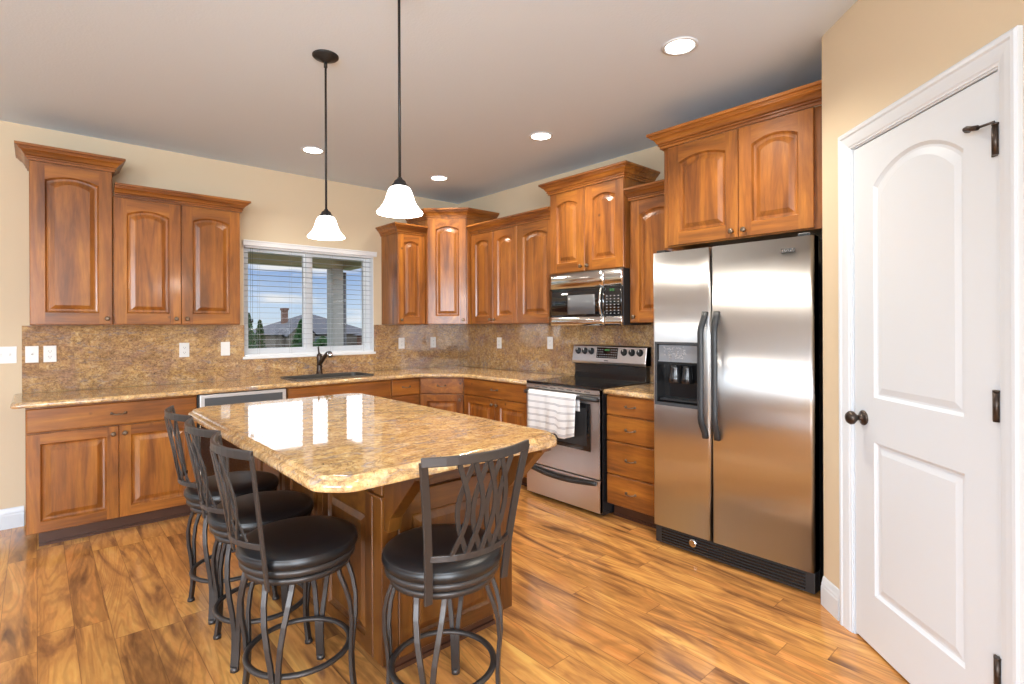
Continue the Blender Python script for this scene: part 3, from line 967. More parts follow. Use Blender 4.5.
# ------------------------------------------------------------------ range
W = .754
rg = thing('electric_range', 'stainless and black electric range with glass cooktop', 'range', (0, -1.8275, 0), R90)
bm = B(); bx(bm, .0, W, -.640, -.03, .012, .900); bx(bm, .03, W - .03, -.60, -.05, .0005, .012); obj('body', bm, 'blk', rg, .003)
bm = B(); bx(bm, -.003, W + .003, -.668, -.100, .9005, .921); obj('cooktop', bm, 'glassb', rg, .007, seg=3)
burn = mat('burner_ring_print', (.05, .05, .052), .15)
for cx, cy, rr in ((.20, -.50, .10), (.56, -.50, .085), (.20, -.23, .075), (.56, -.23, .10)):
    bm = B(); lathe(bm, [(rr - .003, .9212), (rr, .9212), (rr, .9214), (rr - .003, .9214), (rr - .003, .9212)], 40, Matrix.Translation((cx, cy, 0)), caps=False); obj('burner_ring', bm, burn, rg)
# back guard
bm = B()
pf = [(-.032, .905), (-.100, .905), (-.085, .96), (-.085, 1.035), (-.032, 1.035)]


def xprism(bm, pf, x0, x1, mi=0):
    a = [bm.verts.new((x0, y, z)) for y, z in pf]; b = [bm.verts.new((x1, y, z)) for y, z in pf]; n = len(pf)
    bm.faces.new(a).material_index = mi; bm.faces.new(list(reversed(b))).material_index = mi
    for i in range(n):
        bm.faces.new((a[i], b[i], b[(i + 1) % n], a[(i + 1) % n])).material_index = mi


xprism(bm, pf, .012, W - .012); obj('backguard', bm, 'blk', rg, .004)
bm = B(); xprism(bm, [(-.030, 1.036), (-.108, 1.036), (-.112, 1.060), (-.090, 1.185), (-.080, 1.196), (-.030, 1.196)], 0, W); o = obj('control_panel', bm, 'ssv', rg, .006)
nrm_ = Vector((0, -.125, -.022)).normalized()


def panel_pt(x, z):
    t = (z - 1.060) / .125
    return Vector((x, -.112 + .022 * t, z))


tilt = math.atan2(.022, .125)
for i, x in enumerate((.065, .138, .210, .545, .620, .695)):
    MK = Matrix.Translation(panel_pt(x, 1.145)) @ Matrix.Rotation(PI / 2 - tilt, 4, 'X')
    bm = B(); lathe(bm, [(.029, 0), (.029, .002), (.024, .003), (.023, .018), (.019, .022)], 24, MK)
    o = obj('burner_knob', bm, 'blkm', rg)
    bm = B(); bx(bm, -.003, .003, .004, .020, .0225, .0245, M=MK); obj('pointer', bm, 'plate', o)
bm = B(); MK = Matrix.Translation(panel_pt(.375, 1.135)) @ Matrix.Rotation(PI / 2 - tilt, 4, 'X')
bx(bm, -.108, .108, -.045, .045, 0, .004, M=MK); dsp = obj('display', bm, 'glassb', rg, .001)
bm = B()
for x in (-.018, -.006, .008, .020):
    for q in ((-.004, .004, .028, .0295), (-.004, .004, .019, .0205), (-.0045, -.003, .019, .029), (.003, .0045, .019, .029)):
        bx(bm, x + q[0], x + q[1], q[2], q[3], .0042, .0046, M=MK)
obj('clock_digits', bm, 'green', dsp)
bm = B()
for i in range(9):
    for j in range(4):
        if abs(i - 4) < 2 and j > 1:
            continue
        bx(bm, -.094 + i * .0235 - .006, -.094 + i * .0235 + .006, -.034 + j * .020 - .003, -.034 + j * .020 + .003, .0042, .0045, M=MK)
obj('keypad_print', bm, 'mark', dsp)
bm = B(); bx(bm, .355, .395, -.0015, 0, 1.071 - .004, 1.071 + .004, M=Matrix.Translation((0, -.113, 0))); obj('maker_badge', bm, 'slot', rg)
# front
bm = B(); bx(bm, .004, W - .004, -.672, -.641, .868, .900)
for i in range(7):
    x = .10 + i * .085
    bx(bm, x, x + .055, -.6735, -.672, .880, .886, 1)
obj('vent_strip', bm, ['ssv', 'slot'], rg, .003)
bm = B(); bx(bm, .004, W - .004, -.672, -.641, .268, .862); dr = obj('oven_door', bm, 'ssv', rg, .004)
bm = B(); bx(bm, .125, W - .085, -.6745, -.672, .455, .800); ow = obj('oven_window', bm, 'glassb', dr, .001)
bm = B(); bx(bm, .160, W - .120, -.6755, -.6745, .490, .765); obj('window_screen', bm, mat('oven_glass_mesh', (.03, .03, .032), .15), ow)
bm = B()
sweep(bm, [(.012, -.674, .835), (.016, -.700, .838), (.05, -.722, .842), (.15, -.731, .843), (W / 2, -.734, .843), (W - .15, -.731, .843), (W - .05, -.722, .842), (W - .016, -.700, .838), (W - .012, -.674, .835)], [(a * .9, b * 1.2) for a, b in circ(.013, 10)], up=(0, 0, 1))
obj('oven_handle', bm, 'blkm', dr)
bm = B(); bx(bm, .004, W - .004, -.672, -.641, .030, .262); dw = obj('storage_drawer', bm, 'ssv', rg, .004)
bm = B()
n = 14; pts = []
for i in range(n + 1):
    t = i / n; pts.append((.035 + t * (W - .07), -.676 - .026 * math.sin(PI * t) ** .7, .238 - .022 * math.sin(PI * t)))
sweep(bm, pts, [(-.007, -.013), (.007, -.013), (.009, .004), (.004, .015), (-.004, .015), (-.009, .004)], up=(0, 0, 1))
obj('drawer_handle', bm, 'blkm', dw)

# towel over the oven handle
bm = B(); uvl = bm.loops.layers.uv.new('UVMap'); nx, nz = 26, 34
tx0, tx1 = .105, .600
Ht = [0]
grid = []
for j in range(nz + 1):
    s = j / nz * .45       # cloth length, back hem -> over the bar -> front hem
    row = []
    for i in range(nx + 1):
        u = i / nx; x = tx0 + (tx1 - tx0) * u
        cr_ = .0215
        if s < .10:
            y, z = -.732 + cr_, .843 - (.10 - s)
        elif s < .10 + PI * cr_:
            a = (s - .10) / cr_; y, z = -.732 + cr_ * math.cos(a), .843 + cr_ * math.sin(a)
        else:
            dz = s - .10 - PI * cr_
            y, z = -.732 - cr_, .843 - dz * (1.0 + (.10 if u > .60 else 0) * min(1, (u - .6) / .05 if u > .6 else 0))
            y -= .006 * math.sin(u * 13 + dz * 4) * min(1, dz * 8) + .004 * math.sin(u * 29) * min(1, dz * 6)
            if u > .78:
                z += dz * .12 * (u - .78) / .22
                x -= dz * .05
        row.append((x, y, z, u, s / .45))
    grid.append(row)
V = [[bm.verts.new(p[:3]) for p in row] for row in grid]
for j in range(nz):
    for i in range(nx):
        f = bm.faces.new((V[j][i], V[j][i + 1], V[j + 1][i + 1], V[j + 1][i])); f.smooth = True
        for l, (jj, ii) in zip(f.loops, ((j, i), (j, i + 1), (j + 1, i + 1), (j + 1, i))):
            l[uvl].uv = grid[jj][ii][3:5]
tw = obj('dish_towel', bm, 'towel'); tw.location = (0, -1.8275, 0); tw.rotation_euler = (0, 0, R90)
so = tw.modifiers.new('cloth', 'SOLIDIFY'); so.thickness = .004; so.offset = 0
tag(tw, 'white dish towel with grey stripes hanging on the oven handle', 'towel')

# ------------------------------------------------------------------ microwave
mw = thing('microwave_oven', 'stainless over-the-range microwave mounted under the raised cabinet', 'microwave', (0, -1.8255, 1.360), R90)
H = .431
bm = B(); bx(bm, .002, W - .002, -.385, -.022, .006, H); obj('body', bm, 'blkm', mw, .003)


def bow(bm, x0, x1, z0, z1, yb, y0, dep, n=16, mi=0):
    """slab whose front bows towards -y"""
    def yy(x):
        t = (x / W) * 2 - 1
        return y0 - dep * (1 - t * t)
    vs = []
    for i in range(n + 1):
        x = x0 + (x1 - x0) * i / n
        vs.append([bm.verts.new(p) for p in ((x, yb, z0), (x, yy(x), z0), (x, yy(x), z1), (x, yb, z1))])
    for a, b in zip(vs, vs[1:]):
        for k in range(4):
            f = bm.faces.new((a[k], a[(k + 1) % 4], b[(k + 1) % 4], b[k])); f.material_index = mi; f.smooth = True
    bm.faces.new(vs[0]).material_index = mi; bm.faces.new(list(reversed(vs[-1]))).material_index = mi


bm = B(); bow(bm, .004, .594, .305, H - .004, -.386, -.402, .030); bow(bm, .597, W - .004, .305, H - .004, -.386, -.402, .030); obj('top_vent_panel', bm, 'ssp', mw)
bm = B(); bow(bm, .004, .594, .004, .072, -.386, -.402, .026); bow(bm, .597, W - .004, .004, .072, -.386, -.402, .026); obj('bottom_panel', bm, 'ssp', mw)
bm = B(); bow(bm, .008, .594, .074, .303, -.386, -.400, .026); md = obj('door', bm, 'glassb', mw)
bm = B(); bow(bm, .230, .512, .094, .246, -.40, -.4015, .026); obj('door_window', bm, 'mwwin', md)
bm = B(); n = 12
sweep(bm, [(.572 + .010 * math.sin(PI * i / n), -.408 - .040 * math.sin(PI * i / n) ** .6, .080 + .212 * i / n) for i in range(n + 1)], [(-.006, -.012), (.006, -.012), (.008, 0), (.006, .012), (-.006, .012), (-.008, 0)], up=(0, -1, 0))
obj('door_handle', bm, 'ssp', md)
bm = B(); bow(bm, .598, W - .008, .074, .303, -.386, -.400, .026); cp = obj('control_panel', bm, 'glassb', mw)
bm = B()
for i in range(4):
    for j in range(7):
        x = .622 + i * .033; y = -.4018 - .026 * (1 - (x / W * 2 - 1) ** 2)
        bx(bm, x - .006, x + .006, y - .001, y, .095 + j * .022 - .003, .095 + j * .022 + .003)
obj('keypad_print', bm, 'mark', cp)
bm = B(); x = .665; y = -.4018 - .026 * (1 - (x / W * 2 - 1) ** 2)
for dx_ in (-.016, -.006, .008, .018):
    bx(bm, x + dx_ - .003, x + dx_ + .003, y - .001, y, .266, .268); bx(bm, x + dx_ - .003, x + dx_ + .003, y - .001, y, .277, .279); bx(bm, x + dx_ + .002, x + dx_ + .003, y - .001, y, .268, .277)
obj('clock_digits', bm, 'green', cp)

# ------------------------------------------------------------------ refrigerator
fr_ = thing('side_by_side_refrigerator', 'large stainless side-by-side refrigerator with black handles and dispenser', 'refrigerator', (0, -3.064, 0), R90)
FW = .922; FT = 1.818; sp_ = .3845
bm = B(); bx(bm, .004, FW - .004, -.675, -.03, .012, FT - .012); bx(bm, .03, FW - .03, -.64, -.06, .0005, .012); obj('cabinet', bm, 'blk', fr_, .004)
bm = B()
# freezer door with a real recess for the dispenser
dx0_, dx1_, dz0, dz1 = .018, .318, .872, 1.262
for q in [(.002, dx0_, .124, FT - .006), (dx1_, sp_ - .003, .124, FT - .006), (dx0_, dx1_, .124, dz0), (dx0_, dx1_, dz1, FT - .006)]:
    pass


def fdoor(x0, x1, hole=None):
    bm = B(); yb, yf = -.682, -.757; r = .018
    def yfun(x):   # rounded long edges
        e = min(x - x0, x1 - x)
        if e >= r:
            return yf
        return yf + r - math.sqrt(max(r * r - (r - e) ** 2, 0))
    xs = [x0 + r * (1 - math.cos(PI / 2 * k / 6)) for k in range(7)] + ([hole[0], hole[1]] if hole else []) + [x1 - r * (1 - math.cos(PI / 2 * k / 6)) for k in range(6, -1, -1)]
    xs = sorted(set(round(x, 5) for x in xs)); zs = [.124] + ([hole[2], hole[3]] if hole else []) + [FT - .006]
    g_ = {}
    for i, x in enumerate(xs):
        for j, z in enumerate(zs):
            g_[i, j] = bm.verts.new((x, yfun(x), z))
    for i in range(len(xs) - 1):
        for j in range(len(zs) - 1):
            if hole and xs[i] >= hole[0] - 1e-4 and xs[i + 1] <= hole[1] + 1e-4 and j == 1:
                continue
            bm.faces.new((g_[i, j], g_[i + 1, j], g_[i + 1, j + 1], g_[i, j + 1])).smooth = True
    nzs = len(zs) - 1
    c = [bm.verts.new(p) for p in ((x0, yb, .124), (x1, yb, .124), (x1, yb, FT - .006), (x0, yb, FT - .006))]
    bm.faces.new(c)
    bm.faces.new([c[0], c[1]] + [g_[i, 0] for i in range(len(xs) - 1, -1, -1)])
    bm.faces.new([c[3], c[2]] + [g_[i, nzs] for i in range(len(xs) - 1, -1, -1)])
    bm.faces.new([c[0], c[3]] + [g_[0, j] for j in range(nzs, -1, -1)])
    bm.faces.new([c[1], c[2]] + [g_[len(xs) - 1, j] for j in range(nzs, -1, -1)])
    return bm


bm.free()
fd = obj('freezer_door', fdoor(.002, sp_ - .003, (dx0_, dx1_, dz0, dz1)), 'ss', fr_)
rd = obj('refrigerator_door', fdoor(sp_ + .003, FW - .002), 'ss', fr_)
bm = B()
xa, xb, za, zb = dx0_, dx1_, dz0, dz1; y1 = -.760; yr = -.684


def ring(bm, q0, q1, mi=0):
    """rect ring between q0=(x0,x1,z0,z1,y) and q1"""
    def c4(q):
        return [bm.verts.new(p) for p in ((q[0], q[4], q[2]), (q[1], q[4], q[2]), (q[1], q[4], q[3]), (q[0], q[4], q[3]))]
    a, b = c4(q0), c4(q1)
    for i in range(4):
        bm.faces.new((a[i], a[(i + 1) % 4], b[(i + 1) % 4], b[i])).material_index = mi
    return b


ring(bm, (xa, xb, za, zb, -.757), (xa, xb, za, zb, y1)); ring(bm, (xa, xb, za, zb, y1), (xa + .016, xb - .016, za + .020, zb - .014, y1))
b_ = ring(bm, (xa + .016, xb - .016, za + .020, zb - .014, y1), (xa + .022, xb - .022, za + .030, zb - .020, yr), 1); bm.faces.new(b_).material_index = 1
dp = obj('ice_dispenser', bm, ['gry', 'blk'], fd)
bm = B(); bx(bm, xa + .018, xb - .018, -.742, -.690, 1.145, 1.243); bx(bm, xa + .018, xb - .018, -.750, -.742, 1.140, 1.147); obj('dispenser_panel', bm, 'lgry', dp, .002)
bm = B(); random.seed(3)
for k in range(60):
    x = random.uniform(xa + .05, xb - .10); z = random.uniform(1.160, 1.230); bx(bm, x, x + random.uniform(.004, .014), -.7435, -.742, z, z + random.uniform(.003, .007))
obj('worn_print', bm, 'mark', dp)
bm = B(); bx(bm, xa + .024, xb - .024, -.740, -.686, za + .030, za + .040)
obj('drip_tray', bm, 'blkm', dp)
bm = B()
for cx, s in ((.135, 1), (.215, .85)):
    lathe(bm, [(.034 * s, 0), (.030 * s, -.02), (.040 * s, -.075), (.046 * s, -.105), (.042 * s, -.107)], 18, Matrix.Translation((cx, -.716, 1.120)))
obj('dispenser_lever', bm, 'blk', dp)
for nm, hx, s, par in (('freezer_handle', sp_ - .032, -1, fd), ('refrigerator_handle', sp_ + .044, 1, rd)):
    bm = B(); pts = []
    for i in range(25):
        t = i / 24; z = .714 + t * (1.440 - .714)
        e = min(t, 1 - t); out = min(1, e / .16); out = out * out * (3 - 2 * out)
        pts.append((hx + s * .006 * (out - .5), -.766 - .044 * out, z))
    sweep(bm, pts, [(-.016, -.008), (.016, -.008), (.018, 0), (.013, .011), (-.013, .011), (-.018, 0)], up=(0, -1, 0), scales=[1.05 if i in (0, 24) else 1 for i in range(25)])
    obj(nm, bm, 'hand', par)
bm = B(); by = -.7585
bx(bm, .770, .838, by, -.757, 1.737, 1.757); bdg = obj('maker_badge', bm, 'slot', rd)
bm = B(); random.seed(5)
x = .776
for k in range(6):      # small raised letters, too small to read in the photograph
    ww = .007
    bx(bm, x, x + .002, by - .0006, by, 1.741, 1.753)
    if k % 2:
        bx(bm, x, x + ww, by - .0006, by, 1.741, 1.743)
    else:
        bx(bm, x, x + ww, by - .0006, by, 1.751, 1.753)
    x += .0098
obj('badge_lettering', bm, 'ssp', bdg)
bm = B()
bx(bm, .006, FW - .006, -.735, -.676, .012, .116)
obj('kick_grille', bm, 'blkm', fr_, .003)
bm = B()
for k in range(5):
    bx(bm, .05, FW - .05, -.741, -.735, .026 + k * .017, .034 + k * .017)
obj('grille_slats', bm, 'blk', fr_)
bm = B(); lathe(bm, [(.024, 0), (.024, .010), (.018, .014)], 20, Matrix.Translation((.262, -.741, .075)) @ Matrix.Rotation(PI / 2, 4, 'X')); o = obj('filter_cap', bm, 'ssp', fr_); o['label'] = 'silver round filter cap'
for x in (.05, FW - .05):
    bm = B(); bx(bm, x - .03, x + .03, -.74, -.66, FT - .010, FT + .012); obj('hinge_cover', bm, 'blkm', fr_, .004)
bm = B(); lathe(bm, [(.008, .1165), (.008, .1235)], 12, Matrix.Translation((FW - .035, -.72, 0))); obj('hinge_pin', bm, 'ssp', fr_)

# ------------------------------------------------------------------ island
IX0, IX1, IY0, IY1 = -2.690, -2.030, -3.155, -1.600
isl = thing('kitchen_island', 'dark stained wooden island cabinet with raised panels under the granite top', 'island', (0, 0, 0))
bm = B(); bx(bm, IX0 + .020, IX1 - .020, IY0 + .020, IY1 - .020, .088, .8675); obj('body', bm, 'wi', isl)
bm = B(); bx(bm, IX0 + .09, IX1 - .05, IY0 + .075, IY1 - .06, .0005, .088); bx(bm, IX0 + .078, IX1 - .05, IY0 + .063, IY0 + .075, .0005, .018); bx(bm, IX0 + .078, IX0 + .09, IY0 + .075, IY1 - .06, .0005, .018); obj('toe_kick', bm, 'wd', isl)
ISP = [(.002, .004), (.010, .012), (.016, .012), (.040, .002)]


def island_side(Mx, w, nP):
    st = .095; pw = (w - .12 * 2 - st * (nP - 1)) / nP
    for k in range(nP):
        x0 = .12 + k * (pw + st)
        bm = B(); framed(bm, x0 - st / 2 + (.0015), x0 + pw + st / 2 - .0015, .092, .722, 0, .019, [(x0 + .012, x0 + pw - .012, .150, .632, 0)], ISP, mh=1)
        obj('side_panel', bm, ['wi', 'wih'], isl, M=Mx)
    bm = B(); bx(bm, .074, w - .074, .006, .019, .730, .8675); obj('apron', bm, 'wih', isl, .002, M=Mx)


ML = Matrix.Translation((IX0, IY1, 0)) @ Matrix.Rotation(-PI / 2, 4, 'Z')       # faces -x ; local x runs towards -y
MN = Matrix.Translation((IX0, IY0, 0))                                        # faces -y
MR = Matrix.Translation((IX1, IY0, 0)) @ Matrix.Rotation(PI / 2, 4, 'Z')       # faces +x
MF = Matrix.Translation((IX1, IY1, 0)) @ Matrix.Rotation(PI, 4, 'Z')
island_side(ML, IY1 - IY0, 3); island_side(MN, IX1 - IX0, 1); island_side(MR, IY1 - IY0, 3); island_side(MF, IX1 - IX0, 1)
for cx, cy, sx, sy in ((IX0, IY0, 1, 1), (IX1, IY0, -1, 1), (IX0, IY1, 1, -1), (IX1, IY1, -1, -1)):
    bm = B()
    def cb(a, b, z0, z1, e=0):
        x0_, x1_ = sorted((cx - sx * e, cx + sx * (a + e))); y0_, y1_ = sorted((cy - sy * e, cy + sy * (b + e)))
        bx(bm, x0_, x1_, y0_, y1_, z0, z1)
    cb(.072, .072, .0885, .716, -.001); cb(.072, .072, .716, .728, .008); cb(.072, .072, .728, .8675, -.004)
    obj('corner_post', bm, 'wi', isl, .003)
# support brackets carrying the overhang towards the stools
for x in (IX0 + .036, IX1 - .036):
    bm = B(); y0 = IY0 - .004
    v = [(y0, .866), (y0 - .250, .866), (y0 - .250, .842), (y0 - .220, .835), (y0 - .045, .655), (y0 - .030, .600), (y0, .600)]
    a = [bm.verts.new((x - .028, p[0], p[1])) for p in v]; b = [bm.verts.new((x + .028, p[0], p[1])) for p in v]
    bm.faces.new(a); bm.faces.new(list(reversed(b)))
    for i in range(len(v)):
        bm.faces.new((a[i], b[i], b[(i + 1) % len(v)], a[(i + 1) % len(v)]))
    obj('support_bracket', bm, 'wi', isl, .003)
TX0, TX1, TY0, TY1 = -3.036, -1.978, -3.462, -1.530
cc, rr_ = .080, .075


def clipped(x, y, sx, sy, start):
    a, b = (x, y + sy * cc), (x + sx * cc, y)
    ins, outs = (x, y + sy * 2), (x + sx * 2, y)
    f1 = fillet(ins, a, b, rr_, 3); f2 = fillet(a, b, outs, rr_, 3)
    L_ = f1 + f2
    return L_ if start else L_[::-1]


ol = clipped(TX0, TY0, 1, 1, True) + clipped(TX1, TY0, -1, 1, False) + clipped(TX1, TY1, -1, -1, True) + clipped(TX0, TY1, 1, -1, False)
slab('granite_countertop', ol, [], .914, .046, 'large gold granite island top with rounded corners and moulded edge',
     flat=[(.010, -.046), (.002, -.043), (0, -.036), (0, -.026), (.003, -.019), (.009, -.0145), (.017, -.0135), (.020, -.0125), (.021, -.007), (.025, -.002), (.034, 0)])

# ------------------------------------------------------------------ bar stools


def make_stool(label, loc, rot, baserot=0.):
    r = thing('bar_stool', label, 'bar stool', loc, rot, 'bar stools around the island')
    RB = Matrix.Rotation(baserot, 4, 'Z')
    # four legs, each of two bent bars that meet near the floor
    for k in range(4):
        az = PI / 4 + k * PI / 2 + baserot
        bm = B()
        for s in (-1, 1):
            pts = []
            ctrl = [(.500, .168, .285), (.465, .176, .262), (.42, .192, .220), (.36, .205, .165), (.29, .207, .110), (.22, .200, .070), (.15, .196, .045), (.08, .199, .038), (.012, .208, .036)]
            for z, rr, da in ctrl:
                a = az + s * da; pts.append((rr * math.cos(a), rr * math.sin(a), z))
            sweep(bm, pts, rect(.018, .013), up=(math.cos(az), math.sin(az), 0), smooth=False)
        leg = obj('leg', bm, 'stool', r, .002)
        bm = B(); lathe(bm, [(.0165, .0005), (.0165, .010), (.012, .020)], 16, Matrix.Translation((.208 * math.cos(az), .208 * math.sin(az), 0))); obj('foot_glide', bm, 'stool', leg)
    bm = B(); n = 48; rr = .180
    sweep(bm, [(rr * math.cos(2 * PI * i / n), rr * math.sin(2 * PI * i / n), .178) for i in range(n)], [(a * 1.1, b * .9) for a, b in circ(.0105, 10)], closed=True); obj('foot_ring', bm, 'stool', r)
    bm = B(); sec = rect(.010, .020)
    sweep(bm, [(.180 * math.cos(2 * PI * i / n), .180 * math.sin(2 * PI * i / n), .500) for i in range(n)], [(-.005, -.010), (.005, -.010), (.005, .010), (-.005, .010)], closed=True, up=(0, 0, 1)); obj('base_ring', bm, 'stool', r)
    bm = B(); sweep(bm, [(.197 * math.cos(2 * PI * i / n), .197 * math.sin(2 * PI * i / n), .533) for i in range(n)], [(-.005, -.011), (.005, -.011), (.005, .011), (-.005, .011)], closed=True, up=(0, 0, 1)); obj('seat_ring', bm, 'stool', r)
    bm = B(); lathe(bm, [(.11, .492), (.11, .504), (.075, .508), (.075, .522), (.185, .526), (.185, .536)], 32)
    for k in range(2):
        bx(bm, -.178, .178, -.012, .012, .494, .503, M=Matrix.Rotation(k * PI / 2 + PI / 4 + baserot, 4, 'Z'))
    obj('swivel_plate', bm, 'stool', r)
    bm = B()
    lathe(bm, [(.188, .5365), (.197, .540), (.207, .550), (.212, .562), (.211, .573), (.2075, .578), (.2085, .581), (.206, .584), (.196, .592), (.170, .600), (.13, .606), (.07, .609), (.015, .610)], 48)
    cu = obj('seat_cushion', bm, 'leather', r)
    # the back: two uprights, curved rails and crossing slats on one curved surface

    def Y(x, z):
        t = (z - .500) / .47; half = .155 + (.205 - .155) * t
        ybase = -.165 - .052 * t - .012 * t * t
        return ybase - .058 * (1 - min(1, (x / half) ** 2)) * (.35 + .65 * t)
    for s in (-1, 1):
        bm = B(); pts = []
        for i in range(9):
            t = i / 8; z = .490 + .470 * t; x = s * (.150 + .012 * math.sin(PI * t * .5) + .040 * t * t)
            pts.append((x, -.160 - .052 * t - .012 * t * t, z))
        sweep(bm, pts, rect(.028, .010), up=(0, 1, 0), smooth=False); obj('back_upright', bm, 'stool', r, .002)
    bm = B(); sweep(bm, [(x, Y(x, .958) + .004, .958) for x in [(.209 * (i / 12 * 2 - 1)) for i in range(13)]], rect(.013, .030), up=(0, 0, 1), smooth=False); obj('top_rail', bm, 'stool', r, .003)
    bm = B(); sweep(bm, [(x, -.172 - .058 * (1 - (x / .160) ** 2), .640) for x in [(.160 * (i / 12 * 2 - 1)) for i in range(13)]], rect(.012, .020), up=(0, 0, 1), smooth=False); obj('lower_rail', bm, 'stool', r, .002)
    for p in range(4):
        xc_t = -.078 + p * .052; xc_b = -.072 + p * .048
        for s in (-1, 1):
            bm = B(); pts = []
            for i in range(15):
                t = i / 14; z = .645 + t * .300
                xc_ = xc_b + (xc_t - xc_b) * t
                x = xc_ + s * (.021 * math.cos(PI * 1.0 * (t * 2 - 1) * 1.0) * -1 if False else -.026 * math.sin(PI * (t * 1.36 - .18)) + .010)
                yl = -.172 - .058 * (1 - min(1, (x / .160) ** 2)); yt = Y(x, .955)
                y = yl + (yt - yl) * t + .002 * s
                pts.append((x, y, z))
            sweep(bm, pts, rect(.0165, .005), up=(0, 1, 0), smooth=False); obj('back_slat', bm, 'stool', r)
    return r


make_stool('black-cushioned metal bar stool at the seating side nearest the window wall', (-2.918, -2.055, 0), -PI / 2, .1)
make_stool('black-cushioned metal bar stool, middle one of three along the island', (-2.918, -2.512, 0), -PI / 2 + .03, -.05)
make_stool('black-cushioned metal bar stool beside the rounded granite corner, fully visible legs', (-2.922, -2.955, 0), -PI / 2, .03)
make_stool('black-cushioned metal bar stool alone at the end of the island', (-2.575, -3.388, 0), -.06, .0)

# ------------------------------------------------------------------ pendants and recessed lights


def pendant(label, x, y, power):
    r = thing('pendant_light', label, 'pendant light', (x, y, 0), 0, 'pendant lights over the island')
    bm = B(); lathe(bm, [(.066, ZC - .001), (.066, ZC - .006), (.060, ZC - .012), (.030, ZC - .022), (.012, ZC - .035)], 32); obj('ceiling_canopy', bm, 'pend', r)
    bm = B(); lathe(bm, [(.0055, 1.968), (.0055, ZC - .03)], 12)
    lathe(bm, [(.009, ZC - .062), (.009, ZC - .034)], 12); obj('rod', bm, 'pend', r)
    bm = B(); lathe(bm, [(.034, 1.932), (.033, 1.942), (.026, 1.948), (.023, 1.958), (.012, 1.966), (.008, 1.974)], 24); obj('socket_cap', bm, 'pend', r)
    bm = B()
    pf = [(.031, 1.936), (.040, 1.931), (.048, 1.918), (.054, 1.900), (.060, 1.880), (.069, 1.861), (.081, 1.845), (.091, 1.835), (.094, 1.829), (.092, 1.825)]
    lathe(bm, pf + [(q[0] - .004, q[1] - .001) for q in reversed(pf[:-1])], 36, caps=False); sh = obj('glass_shade', bm, 'shade', r)
    bm = B(); bmesh.ops.create_uvsphere(bm, u_segments=16, v_segments=10, radius=.026, matrix=Matrix.Translation((0, 0, 1.880))); obj('bulb', bm, M_['can'], r)
    l = bpy.data.lights.new('pendant_bulb', 'POINT'); l.energy = power; l.color = (1, .93, .82); l.shadow_soft_size = .045
    lo = bpy.data.objects.new('pendant_bulb', l); COL.objects.link(lo); lo.location = (0, 0, 1.832); lo.parent = r
    return r


pendant('black rod pendant with white bell glass shade, in front of window', -2.525, -2.275, 9)
pendant('black rod pendant with white bell glass shade closer to the camera', -2.538, -3.040, 9)


def downlight(label, x, y, power=26):
    r = thing('recessed_light', label, 'recessed light', (x, y, ZC), 0, 'recessed ceiling lights')
    bm = B(); lathe(bm, [(.088, -.0006), (.088, -.004), (.072, -.006), (.070, -.0006)], 32, caps=False); obj('trim_ring', bm, 'white', r)
    bm = B(); lathe(bm, [(.070, -.0008), (.068, -.003)], 32); obj('lens', bm, 'can', r)
    l = bpy.data.lights.new('downlight', 'SPOT'); l.energy = power; l.color = (1, .93, .81); l.spot_size = math.radians(140); l.spot_blend = .8; l.shadow_soft_size = .07
    lo = bpy.data.objects.new('downlight', l); COL.objects.link(lo); lo.location = (0, 0, -.02); lo.parent = r
    return r


downlight('recessed ceiling light over the refrigerator side, largest in view', -1.221, -3.533, 90)
downlight('recessed ceiling light in front of the microwave cabinet', -.844, -2.179, 90)
downlight('recessed ceiling light near the corner cabinet', -.780, -.756, 50)
downlight('recessed ceiling light above the kitchen sink and window', -1.997, -.773, 35)

# ------------------------------------------------------------------ outside
grass = mat('lawn', (.030, .055, .016), .9, spec=.1)
ext = mat('grey_siding', (.27, .265, .25), .8, spec=.2); soff = mat('olive_soffit', (.34, .31, .20), .8, spec=.2)
bm = B()
rows = []
for y, z in ((.4, -.35), (6, -.35), (25, -.9), (60, -1.5), (130, -2.5), (400, -3)):
    rows.append([bm.verts.new((x, y, z)) for x in (-250, -60, -15, 15, 60, 400)])
for a, b in zip(rows, rows[1:]):
    for i in range(5):
        bm.faces.new((a[i], a[i + 1], b[i + 1], b[i]))
struct('lawn_ground', bm, grass)
bm = B(); bx(bm, -7.2, -.10, .16, 2.95, -.34, -.12); struct('patio_slab', bm, mat('concrete', (.16, .16, .15), .8))
pc = thing('patio_cover', 'olive grey patio roof seen through the top of the window', 'patio roof', (0, 0, 0))
bm = B(); bx(bm, -7.2, .02, .17, 2.95, 2.42, 2.50); obj('soffit', bm, soff, pc)
bm = B(); bx(bm, -7.2, .02, 2.70, 2.88, 2.235, 2.42); bx(bm, -.16, .02, .17, 2.70, 2.235, 2.42); obj('beam', bm, soff, pc)
po = thing('patio_post', 'grey post of the patio roof standing outside the kitchen window', 'post', (-.225, 2.79, -.12))
bm = B(); bx(bm, -.110, .055, -.11, .11, 0, 2.352); obj('shaft', bm, ext, po, .004)
bm = B(); sweep(bm, [(.085, -.06, .02), (.085, -.06, 2.30)], rect(.055, .055)); obj('downspout', bm, mat('dark_downspout', (.05, .05, .055), .6), po)

roofm = mat('grey_shingles', (.050, .050, .057), .9, spec=.1); hw_ = mat('tan_stucco', (.105, .09, .075), .9, spec=.1); hw2 = mat('brick_house', (.10, .055, .042), .9, spec=.1)
wdark = mat('dark_pane', (.05, .07, .09), .2); trimw = mat('house_trim', (.22, .22, .21), .7)


